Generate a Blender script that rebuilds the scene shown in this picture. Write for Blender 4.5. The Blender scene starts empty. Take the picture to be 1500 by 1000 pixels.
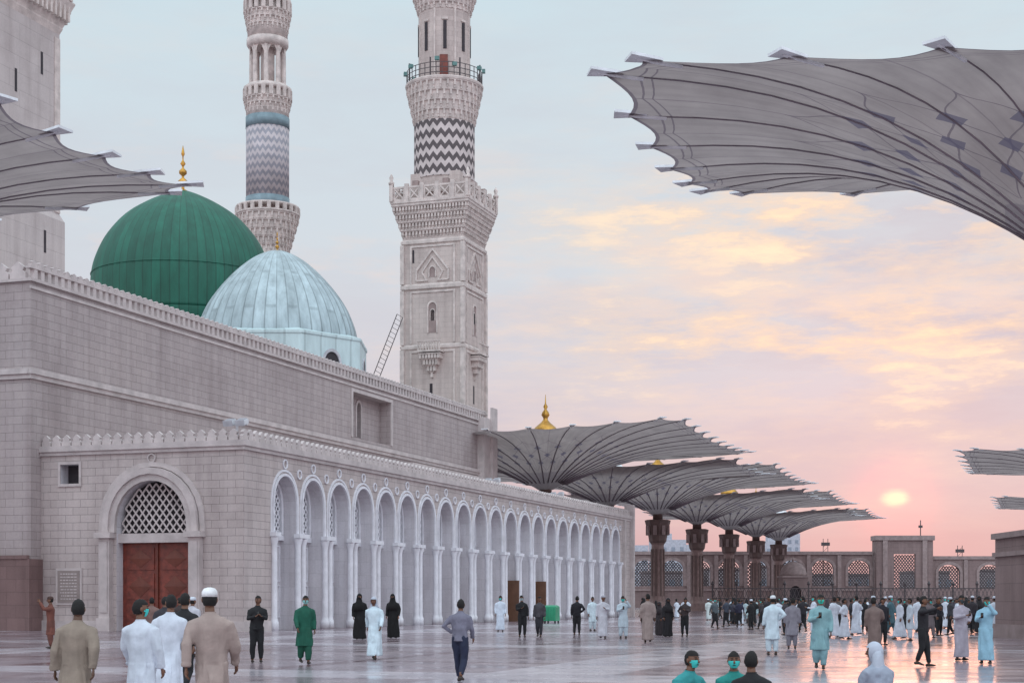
import bpy, math, random
from mathutils import Vector, Matrix, noise
random.seed(7)
F=2300.0; EYE=1.68
ANG=math.atan2(.9458,.3248)
A=(-14.05,82.2)
def bx(px,Y): return (px-750)/F*Y       # bearing -> east offset at distance Y
def bz(py,Y): return EYE+(878-py)/F*Y
scene=bpy.context.scene
col=scene.collection
def lin(c):
    return tuple(((x/255)/12.92 if x/255<=.04045 else ((x/255+.055)/1.055)**2.4) for x in c)
# ---------------------------------------------------------------- materials
def newmat(name):
    m=bpy.data.materials.new(name); m.use_nodes=True
    nt=m.node_tree; b=nt.nodes['Principled BSDF']
    return m,nt,b
def N(nt,t,**k):
    n=nt.nodes.new(t)
    for a,v in k.items(): setattr(n,a,v)
    return n
def setin(nt,n,i,v):
    if isinstance(v,bpy.types.NodeSocket): nt.links.new(v,n.inputs[i])
    else: n.inputs[i].default_value=v
def M(nt,op,a,b=0.0,c=None):
    n=N(nt,'ShaderNodeMath',operation=op)
    setin(nt,n,0,a); setin(nt,n,1,b)
    if c is not None: setin(nt,n,2,c)
    return n.outputs[0]
def mixc(nt,f,a,b,bt='MIX'):
    n=N(nt,'ShaderNodeMix',data_type='RGBA',blend_type=bt)
    setin(nt,n,0,f)
    for i,v in ((6,a),(7,b)):
        if isinstance(v,bpy.types.NodeSocket): nt.links.new(v,n.inputs[i])
        else: n.inputs[i].default_value=(*v,1)
    return n.outputs[2]
def noise_n(nt,vec,scale,detail=4,rough=.55):
    n=N(nt,'ShaderNodeTexNoise'); nt.links.new(vec,n.inputs['Vector'])
    n.inputs['Scale'].default_value=scale; n.inputs['Detail'].default_value=detail
    n.inputs['Roughness'].default_value=rough
    return n.outputs['Fac']
def ramp(nt,fac,stops):
    n=N(nt,'ShaderNodeValToRGB'); nt.links.new(fac,n.inputs[0])
    cr=n.color_ramp
    while len(cr.elements)>1: cr.elements.remove(cr.elements[-1])
    cr.elements[0].position=stops[0][0]; cr.elements[0].color=(*stops[0][1],1)
    for p,c in stops[1:]:
        e=cr.elements.new(p); e.color=(*c,1)
    return n.outputs[0]
def mat_plain(name,c,rough=.6,metal=0,var=.25,scale=1.5,bump=.0):
    m,nt,b=newmat(name)
    tc=N(nt,'ShaderNodeTexCoord').outputs['Object']
    f=noise_n(nt,tc,scale,6)
    c2=tuple(x*(1-var) for x in c); c3=tuple(min(1,x*(1+var*.5)) for x in c)
    nt.links.new(ramp(nt,f,[(.3,c2),(.7,c3)]),b.inputs['Base Color'])
    b.inputs['Roughness'].default_value=rough; b.inputs['Metallic'].default_value=metal
    if bump:
        bn=N(nt,'ShaderNodeBump'); bn.inputs['Strength'].default_value=bump; bn.inputs['Distance'].default_value=.05
        nt.links.new(noise_n(nt,tc,scale*6,5),bn.inputs['Height']); nt.links.new(bn.outputs[0],b.inputs['Normal'])
    return m
def mat_masonry(name,c,bw=.95,bh=.42,mort=.68,ms=.014,var=.09,bumpd=.02):
    m,nt,b=newmat(name)
    tc=N(nt,'ShaderNodeTexCoord').outputs['Object']
    sp=N(nt,'ShaderNodeSeparateXYZ'); nt.links.new(tc,sp.inputs[0])
    cb=N(nt,'ShaderNodeCombineXYZ')
    nt.links.new(M(nt,'ADD',sp.outputs[0],sp.outputs[1]),cb.inputs[0]); nt.links.new(sp.outputs[2],cb.inputs[1])
    br=N(nt,'ShaderNodeTexBrick'); nt.links.new(cb.outputs[0],br.inputs['Vector'])
    br.inputs['Scale'].default_value=1; br.inputs['Brick Width'].default_value=bw; br.inputs['Row Height'].default_value=bh
    br.inputs['Mortar Size'].default_value=ms; br.inputs['Mortar Smooth'].default_value=.3; br.inputs['Bias'].default_value=-.2
    br.inputs['Color1'].default_value=(*c,1); br.inputs['Color2'].default_value=(*(x*(1-var) for x in c),1)
    br.inputs['Mortar'].default_value=(*(x*mort for x in c),1)
    f=noise_n(nt,tc,.22,7,.65)
    st=ramp(nt,f,[(.25,(.76,.73,.73)),(.5,(.97,.96,.96)),(.8,(1.07,1.05,1.03))])
    f2=noise_n(nt,tc,9,4)
    st2=ramp(nt,f2,[(.2,(.91,.91,.91)),(.8,(1.06,1.06,1.06))])
    c1=mixc(nt,1,br.outputs['Color'],st,'MULTIPLY'); c1=mixc(nt,1,c1,st2,'MULTIPLY')
    mp=N(nt,'ShaderNodeMapping'); mp.inputs['Scale'].default_value=(1.6,1.6,.12); nt.links.new(tc,mp.inputs[0])
    f3=noise_n(nt,mp.outputs[0],1.0,5)
    c1=mixc(nt,1,c1,ramp(nt,f3,[(.3,(.83,.81,.81)),(.6,(1,1,1))]),'MULTIPLY')
    nt.links.new(c1,b.inputs['Base Color']); b.inputs['Roughness'].default_value=.75
    bn=N(nt,'ShaderNodeBump'); bn.inputs['Strength'].default_value=.5; bn.inputs['Distance'].default_value=bumpd
    h=M(nt,'SUBTRACT',M(nt,'MULTIPLY',f2,.4),br.outputs['Fac'])
    nt.links.new(h,bn.inputs['Height']); nt.links.new(bn.outputs[0],b.inputs['Normal'])
    return m
STONE=(.53,.46,.45)
m_stone=mat_masonry('pink_grey_masonry',STONE,mort=.52)
m_main=mat_masonry('main_wall_masonry',(.43,.37,.37),1.1,.45,mort=.58)
m_white=mat_masonry('white_marble_blocks',(.66,.64,.68),.8,.8,.75,.01,.08)
m_trim=mat_plain('carved_stone',(.53,.465,.46),.7,var=.22,scale=1.2,bump=.3)
m_trimw=mat_plain('white_carved_marble',(.74,.73,.78),.6,var=.14,scale=2,bump=.2)
m_dark=mat_plain('dark_opening',(.04,.033,.04),.8)
m_granite=mat_masonry('red_granite',(.23,.145,.14),1.2,.7,var=.2)
m_wood=mat_plain('red_brown_wood',(.19,.036,.022),.45,var=.45,scale=3,bump=.2)
m_gold=mat_plain('gold',(.55,.30,.07),.38,.9,var=.35)
m_minstone=mat_masonry('minaret_stone',(.60,.515,.485),.9,.5,.78,.012,.08)
m_mintrim=mat_plain('minaret_carving',(.64,.555,.525),.75,var=.3,scale=1.5,bump=.5)
m_green_metal=mat_plain('painted_green',(.03,.3,.16),.4)
m_haze=mat_masonry('far_wall_stone',(.27,.195,.19),1.6,.8,.7)  # far stone and trim: distance haze is mixed into the colour
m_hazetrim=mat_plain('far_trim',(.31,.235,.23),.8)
m_city=mat_plain('city_render',(.45,.46,.52),.9)  # city walls and windows paled to carry distance haze in their colour
m_citywin=mat_plain('city_windows',(.25,.28,.34),.5)
m_grey=mat_plain('painted_metal',(.5,.5,.54),.5)
m_iron=mat_plain('dark_iron',(.075,.06,.065),.6)
def mat_dome(name,c,nr,rough,metal,rows=0.0,line=.75,weather=.25):
    m,nt,b=newmat(name)
    tc=N(nt,'ShaderNodeTexCoord').outputs['Object']
    sp=N(nt,'ShaderNodeSeparateXYZ'); nt.links.new(tc,sp.inputs[0])
    an=M(nt,'ARCTAN2',sp.outputs[1],sp.outputs[0])
    fr=M(nt,'FRACT',M(nt,'MULTIPLY',M(nt,'ADD',an,7.0),nr/(2*math.pi)))
    ln=M(nt,'GREATER_THAN',M(nt,'ABSOLUTE',M(nt,'SUBTRACT',fr,.5)),.44)
    cell=M(nt,'FLOOR',M(nt,'MULTIPLY',M(nt,'ADD',an,7.0),nr/(2*math.pi)))
    wn=N(nt,'ShaderNodeTexWhiteNoise',noise_dimensions='2D')
    cb=N(nt,'ShaderNodeCombineXYZ'); nt.links.new(cell,cb.inputs[0])
    zr=M(nt,'ADD',M(nt,'MULTIPLY',sp.outputs[2],rows if rows else .01),M(nt,'MULTIPLY',M(nt,'MODULO',cell,2.0),.5 if rows else 0.0))
    nt.links.new(M(nt,'FLOOR',zr),cb.inputs[1]); nt.links.new(cb.outputs[0],wn.inputs['Vector'])
    cc=ramp(nt,wn.outputs['Value'],[(0,tuple(x*(1-weather*.6) for x in c)),(1,c)])
    if rows:
        l2=M(nt,'MULTIPLY',M(nt,'GREATER_THAN',M(nt,'FRACT',zr),.96),.5); ln=M(nt,'MAXIMUM',ln,l2)
    cc=mixc(nt,ln,cc,tuple(x*line for x in c))
    mp=N(nt,'ShaderNodeMapping'); mp.inputs['Scale'].default_value=(1,1,.25); nt.links.new(tc,mp.inputs[0])
    f=noise_n(nt,mp.outputs[0],1.0,7,.7)
    cc=mixc(nt,1,cc,ramp(nt,f,[(.3,(1-weather,)*3),(.65,(1.05,)*3)]),'MULTIPLY')
    nt.links.new(cc,b.inputs['Base Color']); b.inputs['Roughness'].default_value=rough; b.inputs['Metallic'].default_value=metal
    return m
m_gdome=mat_dome('green_dome_paint',(.011,.140,.092),64,.6,0,0,.55,.38)
m_sdome=mat_dome('silver_lead_sheet',(.50,.61,.65),44,.42,.2,.16,.55,.42)
def mat_chevron(name,c1,c2,K,amp,per):
    m,nt,b=newmat(name)
    tc=N(nt,'ShaderNodeTexCoord').outputs['Object']
    sp=N(nt,'ShaderNodeSeparateXYZ'); nt.links.new(tc,sp.inputs[0])
    an=M(nt,'MULTIPLY',M(nt,'ARCTAN2',sp.outputs[1],sp.outputs[0]),K/(2*math.pi))
    pp=M(nt,'PINGPONG',an,.5)
    d=M(nt,'ADD',sp.outputs[2],M(nt,'MULTIPLY',pp,amp*2))
    s=M(nt,'GREATER_THAN',M(nt,'FRACT',M(nt,'DIVIDE',d,per)),.5)
    cc=mixc(nt,s,c1,c2)
    cc=mixc(nt,1,cc,ramp(nt,noise_n(nt,tc,1.2,6),[(.3,(.8,.8,.8)),(.7,(1.05,1.05,1.05))]),'MULTIPLY')
    nt.links.new(cc,b.inputs['Base Color']); b.inputs['Roughness'].default_value=.7
    return m
m_chev1=mat_chevron('chevron_dark',(.62,.54,.53),(.11,.09,.095),24,.5,1.15)
m_chev2=mat_chevron('chevron_grey',(.52,.46,.48),(.30,.29,.33),24,.42,.9)
m_blue=mat_plain('blue_grey_tile',(.20,.28,.32),.6)
# canopy
def mat_canopy(name,ds=1.0):
    m,nt,b=newmat(name)
    uv=N(nt,'ShaderNodeUVMap'); uv.uv_map='UVMap'
    sp=N(nt,'ShaderNodeSeparateXYZ'); nt.links.new(uv.outputs[0],sp.inputs[0])
    u,v=sp.outputs[0],sp.outputs[1]
    fr=M(nt,'FRACT',M(nt,'ADD',u,.5)); d=M(nt,'ABSOLUTE',M(nt,'SUBTRACT',fr,.5))      # 0 at ribs
    seam=M(nt,'GREATER_THAN',d,.488)
    def band(x,c,w): return M(nt,'LESS_THAN',M(nt,'ABSOLUTE',M(nt,'SUBTRACT',x,c)),w)
    vv=M(nt,'ADD',v,M(nt,'MULTIPLY',M(nt,'SUBTRACT',.5,d),.09))
    lines=M(nt,'MAXIMUM',band(vv,.975,.0026),band(vv,.952,.002))
    lines=M(nt,'MAXIMUM',lines,M(nt,'GREATER_THAN',v,.990))
    def diamond(dd,vc,w,h):
        w*=ds; h*=ds
        return M(nt,'LESS_THAN',M(nt,'ADD',M(nt,'DIVIDE',dd,w),M(nt,'DIVIDE',M(nt,'ABSOLUTE',M(nt,'SUBTRACT',v,vc)),h)),1)
    de=M(nt,'SUBTRACT',.5,d)
    dia=M(nt,'MAXIMUM',diamond(d,.50,.20,.030),diamond(de,.40,.20,.026))
    dia=M(nt,'MAXIMUM',dia,diamond(d,.30,.24,.026))
    def curve(v0,v1):
        t=M(nt,'MULTIPLY',M(nt,'SUBTRACT',v,v0),math.pi/(v1-v0))
        cu=M(nt,'SUBTRACT',.25,M(nt,'MULTIPLY',M(nt,'COSINE',t),.25))
        return M(nt,'ABSOLUTE',M(nt,'SUBTRACT',d,cu))
    tr1=M(nt,'MULTIPLY',M(nt,'LESS_THAN',curve(.30,.40),.022),M(nt,'MULTIPLY',M(nt,'GREATER_THAN',v,.22),M(nt,'LESS_THAN',v,.5)))
    tr2=M(nt,'MULTIPLY',M(nt,'LESS_THAN',curve(.50,.66),.012),M(nt,'MULTIPLY',M(nt,'GREATER_THAN',v,.5),M(nt,'LESS_THAN',v,.66)))
    ln=M(nt,'MAXIMUM',M(nt,'MAXIMUM',lines,M(nt,'MULTIPLY',seam,.6)),M(nt,'MAXIMUM',tr1,tr2))
    tc=N(nt,'ShaderNodeTexCoord').outputs['Object']
    f=noise_n(nt,tc,.45,7,.6)
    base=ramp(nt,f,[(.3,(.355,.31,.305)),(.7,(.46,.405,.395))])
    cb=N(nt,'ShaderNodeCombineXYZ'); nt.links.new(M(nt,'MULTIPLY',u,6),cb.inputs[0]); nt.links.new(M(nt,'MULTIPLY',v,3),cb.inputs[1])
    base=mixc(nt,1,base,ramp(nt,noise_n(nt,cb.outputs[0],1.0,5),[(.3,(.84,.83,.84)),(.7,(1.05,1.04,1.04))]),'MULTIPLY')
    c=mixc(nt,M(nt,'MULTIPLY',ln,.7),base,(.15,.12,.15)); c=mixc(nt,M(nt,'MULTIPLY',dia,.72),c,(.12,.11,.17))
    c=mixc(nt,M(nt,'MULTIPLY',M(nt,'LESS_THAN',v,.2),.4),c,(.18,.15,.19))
    nt.links.new(c,b.inputs['Base Color']); b.inputs['Roughness'].default_value=.8
    tr_=N(nt,'ShaderNodeBsdfTranslucent'); nt.links.new(c,tr_.inputs[0])
    mx=N(nt,'ShaderNodeMixShader'); mx.inputs[0].default_value=.40
    nt.links.new(b.outputs[0],mx.inputs[1]); nt.links.new(tr_.outputs[0],mx.inputs[2])
    nt.links.new(mx.outputs[0],nt.nodes['Material Output'].inputs[0])
    return m
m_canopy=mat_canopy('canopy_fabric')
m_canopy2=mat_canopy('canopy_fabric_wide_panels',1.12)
m_rib=mat_plain('canopy_rib',(.21,.17,.20),.6)
m_tip=mat_plain('rib_tip_metal',(.78,.80,.84),.35)
m_colstone=mat_plain('umbrella_column_stone',(.30,.205,.19),.6,var=.3,scale=2)
m_coldark=mat_plain('umbrella_column_bronze',(.15,.10,.09),.5)
# floor
def mat_floor():
    m,nt,b=newmat('polished_marble_paving')
    tc=N(nt,'ShaderNodeTexCoord').outputs['Object']
    mp=N(nt,'ShaderNodeMapping'); mp.inputs['Rotation'].default_value=(0,0,-ANG); nt.links.new(tc,mp.inputs[0])
    sp=N(nt,'ShaderNodeSeparateXYZ'); nt.links.new(mp.outputs[0],sp.inputs[0])
    x,y=sp.outputs[0],sp.outputs[1]
    br=N(nt,'ShaderNodeTexBrick'); nt.links.new(mp.outputs[0],br.inputs['Vector'])
    br.offset=0
    for k,v in (('Scale',1),('Brick Width',1.2),('Row Height',1.2),('Mortar Size',.012),('Bias',0)): br.inputs[k].default_value=v
    br.inputs['Color1'].default_value=(.33,.27,.295,1); br.inputs['Color2'].default_value=(.24,.19,.21,1); br.inputs['Mortar'].default_value=(.12,.10,.11,1)
    def stripe(a,per,w): return M(nt,'LESS_THAN',M(nt,'ABSOLUTE',M(nt,'SUBTRACT',M(nt,'FRACT',M(nt,'DIVIDE',a,per)),.5)),w)
    s1=M(nt,'MAXIMUM',stripe(x,7.2,.042),stripe(y,7.2,.042))
    s2=M(nt,'MAXIMUM',stripe(x,21.6,.07),stripe(y,21.6,.07))
    c=mixc(nt,s1,br.outputs['Color'],(.16,.10,.11)); c=mixc(nt,s2,c,(.48,.44,.47))
    f=noise_n(nt,tc,.25,7,.65)
    c=mixc(nt,1,c,ramp(nt,f,[(.3,(.68,.66,.70)),(.7,(1.08,1.05,1.06))]),'MULTIPLY')
    nt.links.new(c,b.inputs['Base Color'])
    f2=noise_n(nt,tc,.6,6,.6)
    rg=ramp(nt,f2,[(.35,(.12,)*3),(.65,(.29,)*3)])
    nt.links.new(rg,b.inputs['Roughness']); b.inputs['Specular IOR Level'].default_value=.5
    wn=noise_n(nt,tc,4,3)
    bn=N(nt,'ShaderNodeBump'); bn.inputs['Strength'].default_value=.10; bn.inputs['Distance'].default_value=.02
    nt.links.new(M(nt,'SUBTRACT',wn,M(nt,'MULTIPLY',br.outputs['Fac'],.3)),bn.inputs['Height']); nt.links.new(bn.outputs[0],b.inputs['Normal'])
    return m
# ---------------------------------------------------------------- mesh builder
class MB:
    def __init__(s): s.v=[];s.f=[];s.m=[];s.s=[];s.X=None
    def add(s,vs,fs,m=0,sm=False):
        b=len(s.v)
        for v in vs:
            v=Vector(v)
            if s.X is not None: v=s.X@v
            s.v.append(tuple(v))
        for f in fs: s.f.append([b+i for i in f]); s.m.append(m); s.s.append(sm)
    def box(s,x0,x1,y0,y1,z0,z1,m=0):
        s.add([(x0,y0,z0),(x1,y0,z0),(x1,y1,z0),(x0,y1,z0),(x0,y0,z1),(x1,y0,z1),(x1,y1,z1),(x0,y1,z1)],
              [(3,2,1,0),(4,5,6,7),(0,1,5,4),(1,2,6,5),(2,3,7,6),(3,0,4,7)],m)
    def lathe(s,prof,cx=0,cy=0,n=24,m=0,ph=0,sm=True,mod=None,cap=True):
        vs=[];fs=[]
        for r,z in prof:
            for i in range(n):
                a=ph+2*math.pi*i/n; rr=r*(mod(i) if mod else 1)
                vs.append((cx+rr*math.cos(a),cy+rr*math.sin(a),z))
        for j in range(len(prof)-1):
            for i in range(n):
                k=(i+1)%n; fs.append((j*n+i,j*n+k,(j+1)*n+k,(j+1)*n+i))
        if cap:
            fs.append(tuple(range(n-1,-1,-1))); fs.append(tuple((len(prof)-1)*n+i for i in range(n)))
        s.add(vs,fs,m,sm)
    def sq(s,prof,m=0,ph=math.pi/4):
        s.lathe([(h*math.sqrt(2),z) for h,z in prof],n=4,m=m,ph=ph,sm=False)
    def obox(s,c,a,hw,hd,z0,z1,m=0):
        ca,sa=math.cos(a),math.sin(a)
        vs=[]
        for z in (z0,z1):
            for t,d in ((-hw,-hd),(hw,-hd),(hw,hd),(-hw,hd)):
                vs.append((c[0]+d*ca-t*sa,c[1]+d*sa+t*ca,z))
        s.add(vs,[(3,2,1,0),(4,5,6,7),(0,1,5,4),(1,2,6,5),(2,3,7,6),(3,0,4,7)],m)
    def ring(s,r,z0,z1,n,hw,hd,m=0,ph=0):
        for i in range(n):
            a=ph+2*math.pi*i/n
            s.obox((r*math.cos(a),r*math.sin(a)),a,hw,hd,z0,z1,m)
    def bar(s,p,q,w,m=0,n=4):
        p=Vector(p);q=Vector(q);t=(q-p).normalized()
        a=t.orthogonal().normalized();b=t.cross(a)
        vs=[c+a*w*math.cos(2*math.pi*i/n)+b*w*math.sin(2*math.pi*i/n) for c in (p,q) for i in range(n)]
        s.add(vs,[(i,(i+1)%n,n+(i+1)%n,n+i) for i in range(n)]+[tuple(range(n)),tuple(range(n,2*n))],m)
    def obj(s,name,mats,parent=None):
        me=bpy.data.meshes.new(name); me.from_pydata(s.v,[],s.f)
        for m in mats: me.materials.append(m)
        me.polygons.foreach_set('material_index',s.m); me.polygons.foreach_set('use_smooth',s.s)
        me.update()
        o=bpy.data.objects.new(name,me); col.objects.link(o)
        if parent: o.parent=parent
        return o
def empty(name,loc,rot=0):
    e=bpy.data.objects.new(name,None); col.objects.link(e); e.location=loc; e.rotation_euler=(0,0,rot); e.empty_display_size=1
    return e
def arch_pts(c,hw,spring,apex,n=14):
    r=[]
    for j in range(n+1):
        t=math.pi*j/n
        s_=math.sin(t)
        r.append((c-hw*math.cos(t),spring+(apex-spring)*(s_**.92 if s_>1e-6 else 0)))
    return r
PR=lambda a,z,d:(a,d,z)     # right facing wall (plane y=0, inward +y)
PF=lambda a,z,d:(d,a,z)     # front facing wall
def off(P,da,dd): return lambda a,z,d:P(a+da,z,d+dd)
def quad(mb,P,a0,a1,z0,z1,d,m): mb.add([P(a0,z0,d),P(a1,z0,d),P(a1,z1,d),P(a0,z1,d)],[(0,1,2,3)],m)
def pbox(mb,P,a0,a1,z0,z1,d0,d1,m):
    mb.add([P(a0,z0,d0),P(a1,z0,d0),P(a1,z0,d1),P(a0,z0,d1),P(a0,z1,d0),P(a1,z1,d0),P(a1,z1,d1),P(a0,z1,d1)],
           [(3,2,1,0),(4,5,6,7),(0,1,5,4),(1,2,6,5),(2,3,7,6),(3,0,4,7)],m)
def arch_wall(mb,P,a0,a1,z0,z1,ops,depth,m,mj=None):
    mj=m if mj is None else mj; cur=a0
    for (c,hw,sill,spring,apex) in ops:
        quad(mb,P,cur,c-hw,z0,z1,0,m)
        if sill>z0:
            quad(mb,P,c-hw,c+hw,z0,sill,0,m)
            mb.add([P(c-hw,sill,0),P(c+hw,sill,0),P(c+hw,sill,depth),P(c-hw,sill,depth)],[(0,1,2,3)],mj)
        pts=arch_pts(c,hw,spring,apex)
        for (x0,y0),(x1,y1) in zip(pts,pts[1:]):
            mb.add([P(x0,y0,0),P(x1,y1,0),P(x1,z1,0),P(x0,z1,0)],[(0,1,2,3)],m)
        full=[(c-hw,sill)]+pts+[(c+hw,sill)]
        for (x0,y0),(x1,y1) in zip(full,full[1:]):
            mb.add([P(x0,y0,0),P(x1,y1,0),P(x1,y1,depth),P(x0,y0,depth)],[(0,1,2,3)],mj)
        cur=c+hw
    quad(mb,P,cur,a1,z0,z1,0,m)
def arch_band(mb,P,c,hi,ho,spring,ai,ao,bottom,proud,m,d0=0):
    pi_=[(c-hi,bottom)]+arch_pts(c,hi,spring,ai)+[(c+hi,bottom)]
    po=[(c-ho,bottom)]+arch_pts(c,ho,spring,ao)+[(c+ho,bottom)]
    for k in range(len(pi_)-1):
        a,b=pi_[k],pi_[k+1]; e,f=po[k],po[k+1]
        mb.add([P(*a,d0-proud),P(*b,d0-proud),P(*f,d0-proud),P(*e,d0-proud)],[(0,1,2,3)],m)
        mb.add([P(*a,d0-proud),P(*b,d0-proud),P(*b,d0),P(*a,d0)],[(0,1,2,3)],m)
        mb.add([P(*e,d0-proud),P(*f,d0-proud),P(*f,d0),P(*e,d0)],[(0,1,2,3)],m)
def lattice(mb,P,c,hw,z0,spring,apex,d,step,w,m,th=.06):
    def ins(x,z):
        if z<z0-.01 or abs(x-c)>hw+.01: return False
        if z<=spring: return True
        k=(z-spring)/(apex-spring)
        return k<1 and abs(x-c)<=hw*math.sqrt(max(0,1-k*k))+.02
    nx=int(2*hw/step)+3; nz=int((apex-z0)/step)+3
    for i in range(-1,nx):
        for j in range(nz):
            x=c-hw+i*step; z=z0+j*step*1.25
            for sx in (1,-1):
                x1=x+sx*step; z1_=z+step*1.25
                xm,zm=(x+x1)/2,(z+z1_)/2
                for (p,q) in (((x,z),(xm,zm)),((xm,zm),(x1,z1_))):
                    if ins(*p) and ins(*q):
                        mb.bar(P(p[0],p[1],d),P(q[0],q[1],d),w,m)
def merlons(mb,P,a0,a1,z,step,w,h,d,m,style=0):
    n=int((a1-a0)/step)
    for i in range(n):
        a=a0+(i+.5)*(a1-a0)/n
        pr=[(-w/2,0),(w/2,0),(w/2,h*.35),(w*.32,h*.5),(w*.42,h*.68),(0,h),(-w*.42,h*.68),(-w*.32,h*.5),(-w/2,h*.35)]
        vs=[P(a+x,z+y,0) for x,y in pr]+[P(a+x,z+y,d) for x,y in pr]
        k=len(pr)
        mb.add(vs,[tuple(range(k)),tuple(range(2*k-1,k-1,-1))]+[(i_,(i_+1)%k,k+(i_+1)%k,k+i_) for i_ in range(k)],m)
# ================================================================= PEOPLE
cloth_cache={}
def cloth(c,kind='cloth',rough=.85):
    key=(c,kind)
    if key not in cloth_cache: cloth_cache[key]=mat_plain('%s_%02x%02x%02x'%((kind,)+tuple(int(x) for x in c)),lin(c),rough,var=.22,scale=5,bump=.15)
    return cloth_cache[key]
def loft(pts,rads,n=12,cap=True):
    vs=[];fs=[];P=[Vector(p) for p in pts]
    for i,p in enumerate(P):
        t=(P[min(i+1,len(P)-1)]-P[max(i-1,0)]).normalized()
        ref=Vector((1,0,0)) if abs(t.x)<.9 else Vector((0,1,0))
        a=(ref-t*ref.dot(t)).normalized(); b=t.cross(a)
        rx,ry=rads[i] if isinstance(rads[i],tuple) else (rads[i],rads[i])
        for k in range(n):
            an=2*math.pi*k/n
            vs.append(p+a*rx*math.cos(an)+b*ry*math.sin(an))
    for i in range(len(P)-1):
        for k in range(n):
            l=(k+1)%n; fs.append((i*n+k,i*n+l,(i+1)*n+l,(i+1)*n+k))
    if cap: fs.append(tuple(range(n-1,-1,-1))); fs.append(tuple((len(P)-1)*n+k for k in range(n)))
    return vs,fs
def remesh(parts,vox):
    mb=MB()
    for v,f in parts: mb.add(v,f)
    me=bpy.data.meshes.new('t'); me.from_pydata(mb.v,[],mb.f); me.update()
    o=bpy.data.objects.new('t',me); col.objects.link(o)
    r=o.modifiers.new('r','REMESH'); r.mode='VOXEL'; r.voxel_size=vox
    s=o.modifiers.new('s','SMOOTH'); s.factor=.6; s.iterations=3
    dg=bpy.context.evaluated_depsgraph_get(); ev=o.evaluated_get(dg); m2=ev.to_mesh()
    vs=[v.co.copy() for v in m2.vertices]; fs=[tuple(p.vertices) for p in m2.polygons]
    ev.to_mesh_clear(); bpy.data.objects.remove(o); bpy.data.meshes.remove(me)
    return vs,fs
ARMS={'down':((.24,.03,1.12),(.25,-.05,.88)),'fwd':((.24,-.05,1.13),(.225,-.20,.92)),'back':((.245,.12,1.14),(.245,.15,.90)),
 'phone':((.235,-.06,1.15),(.07,-.31,1.22)),'raise':((.27,-.22,1.33),(.12,-.34,1.56)),'hip':((.35,.09,1.18),(.2,-.06,1.04)),
 'point':((.32,-.2,1.38),(.36,-.45,1.45)),'lap':((.24,-.1,1.15),(.12,-.32,1.04))}
def ellips(c,r,nu=12,nv=8,fn=None):
    vs=[];fs=[]
    for j in range(nv+1):
        th=math.pi*j/nv
        for i in range(nu):
            a=2*math.pi*i/nu
            p=Vector((math.sin(th)*math.cos(a),math.sin(th)*math.sin(a),math.cos(th)))
            if fn: p=fn(p)
            vs.append(Vector(c)+Vector((p.x*r[0],p.y*r[1],p.z*r[2])))
    for j in range(nv):
        for i in range(nu):
            k=(i+1)%nu; fs.append((j*nu+i,j*nu+k,(j+1)*nu+k,(j+1)*nu+i))
    return vs,fs
SCARF=(251,0,0)   # flag: draped head scarf
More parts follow.
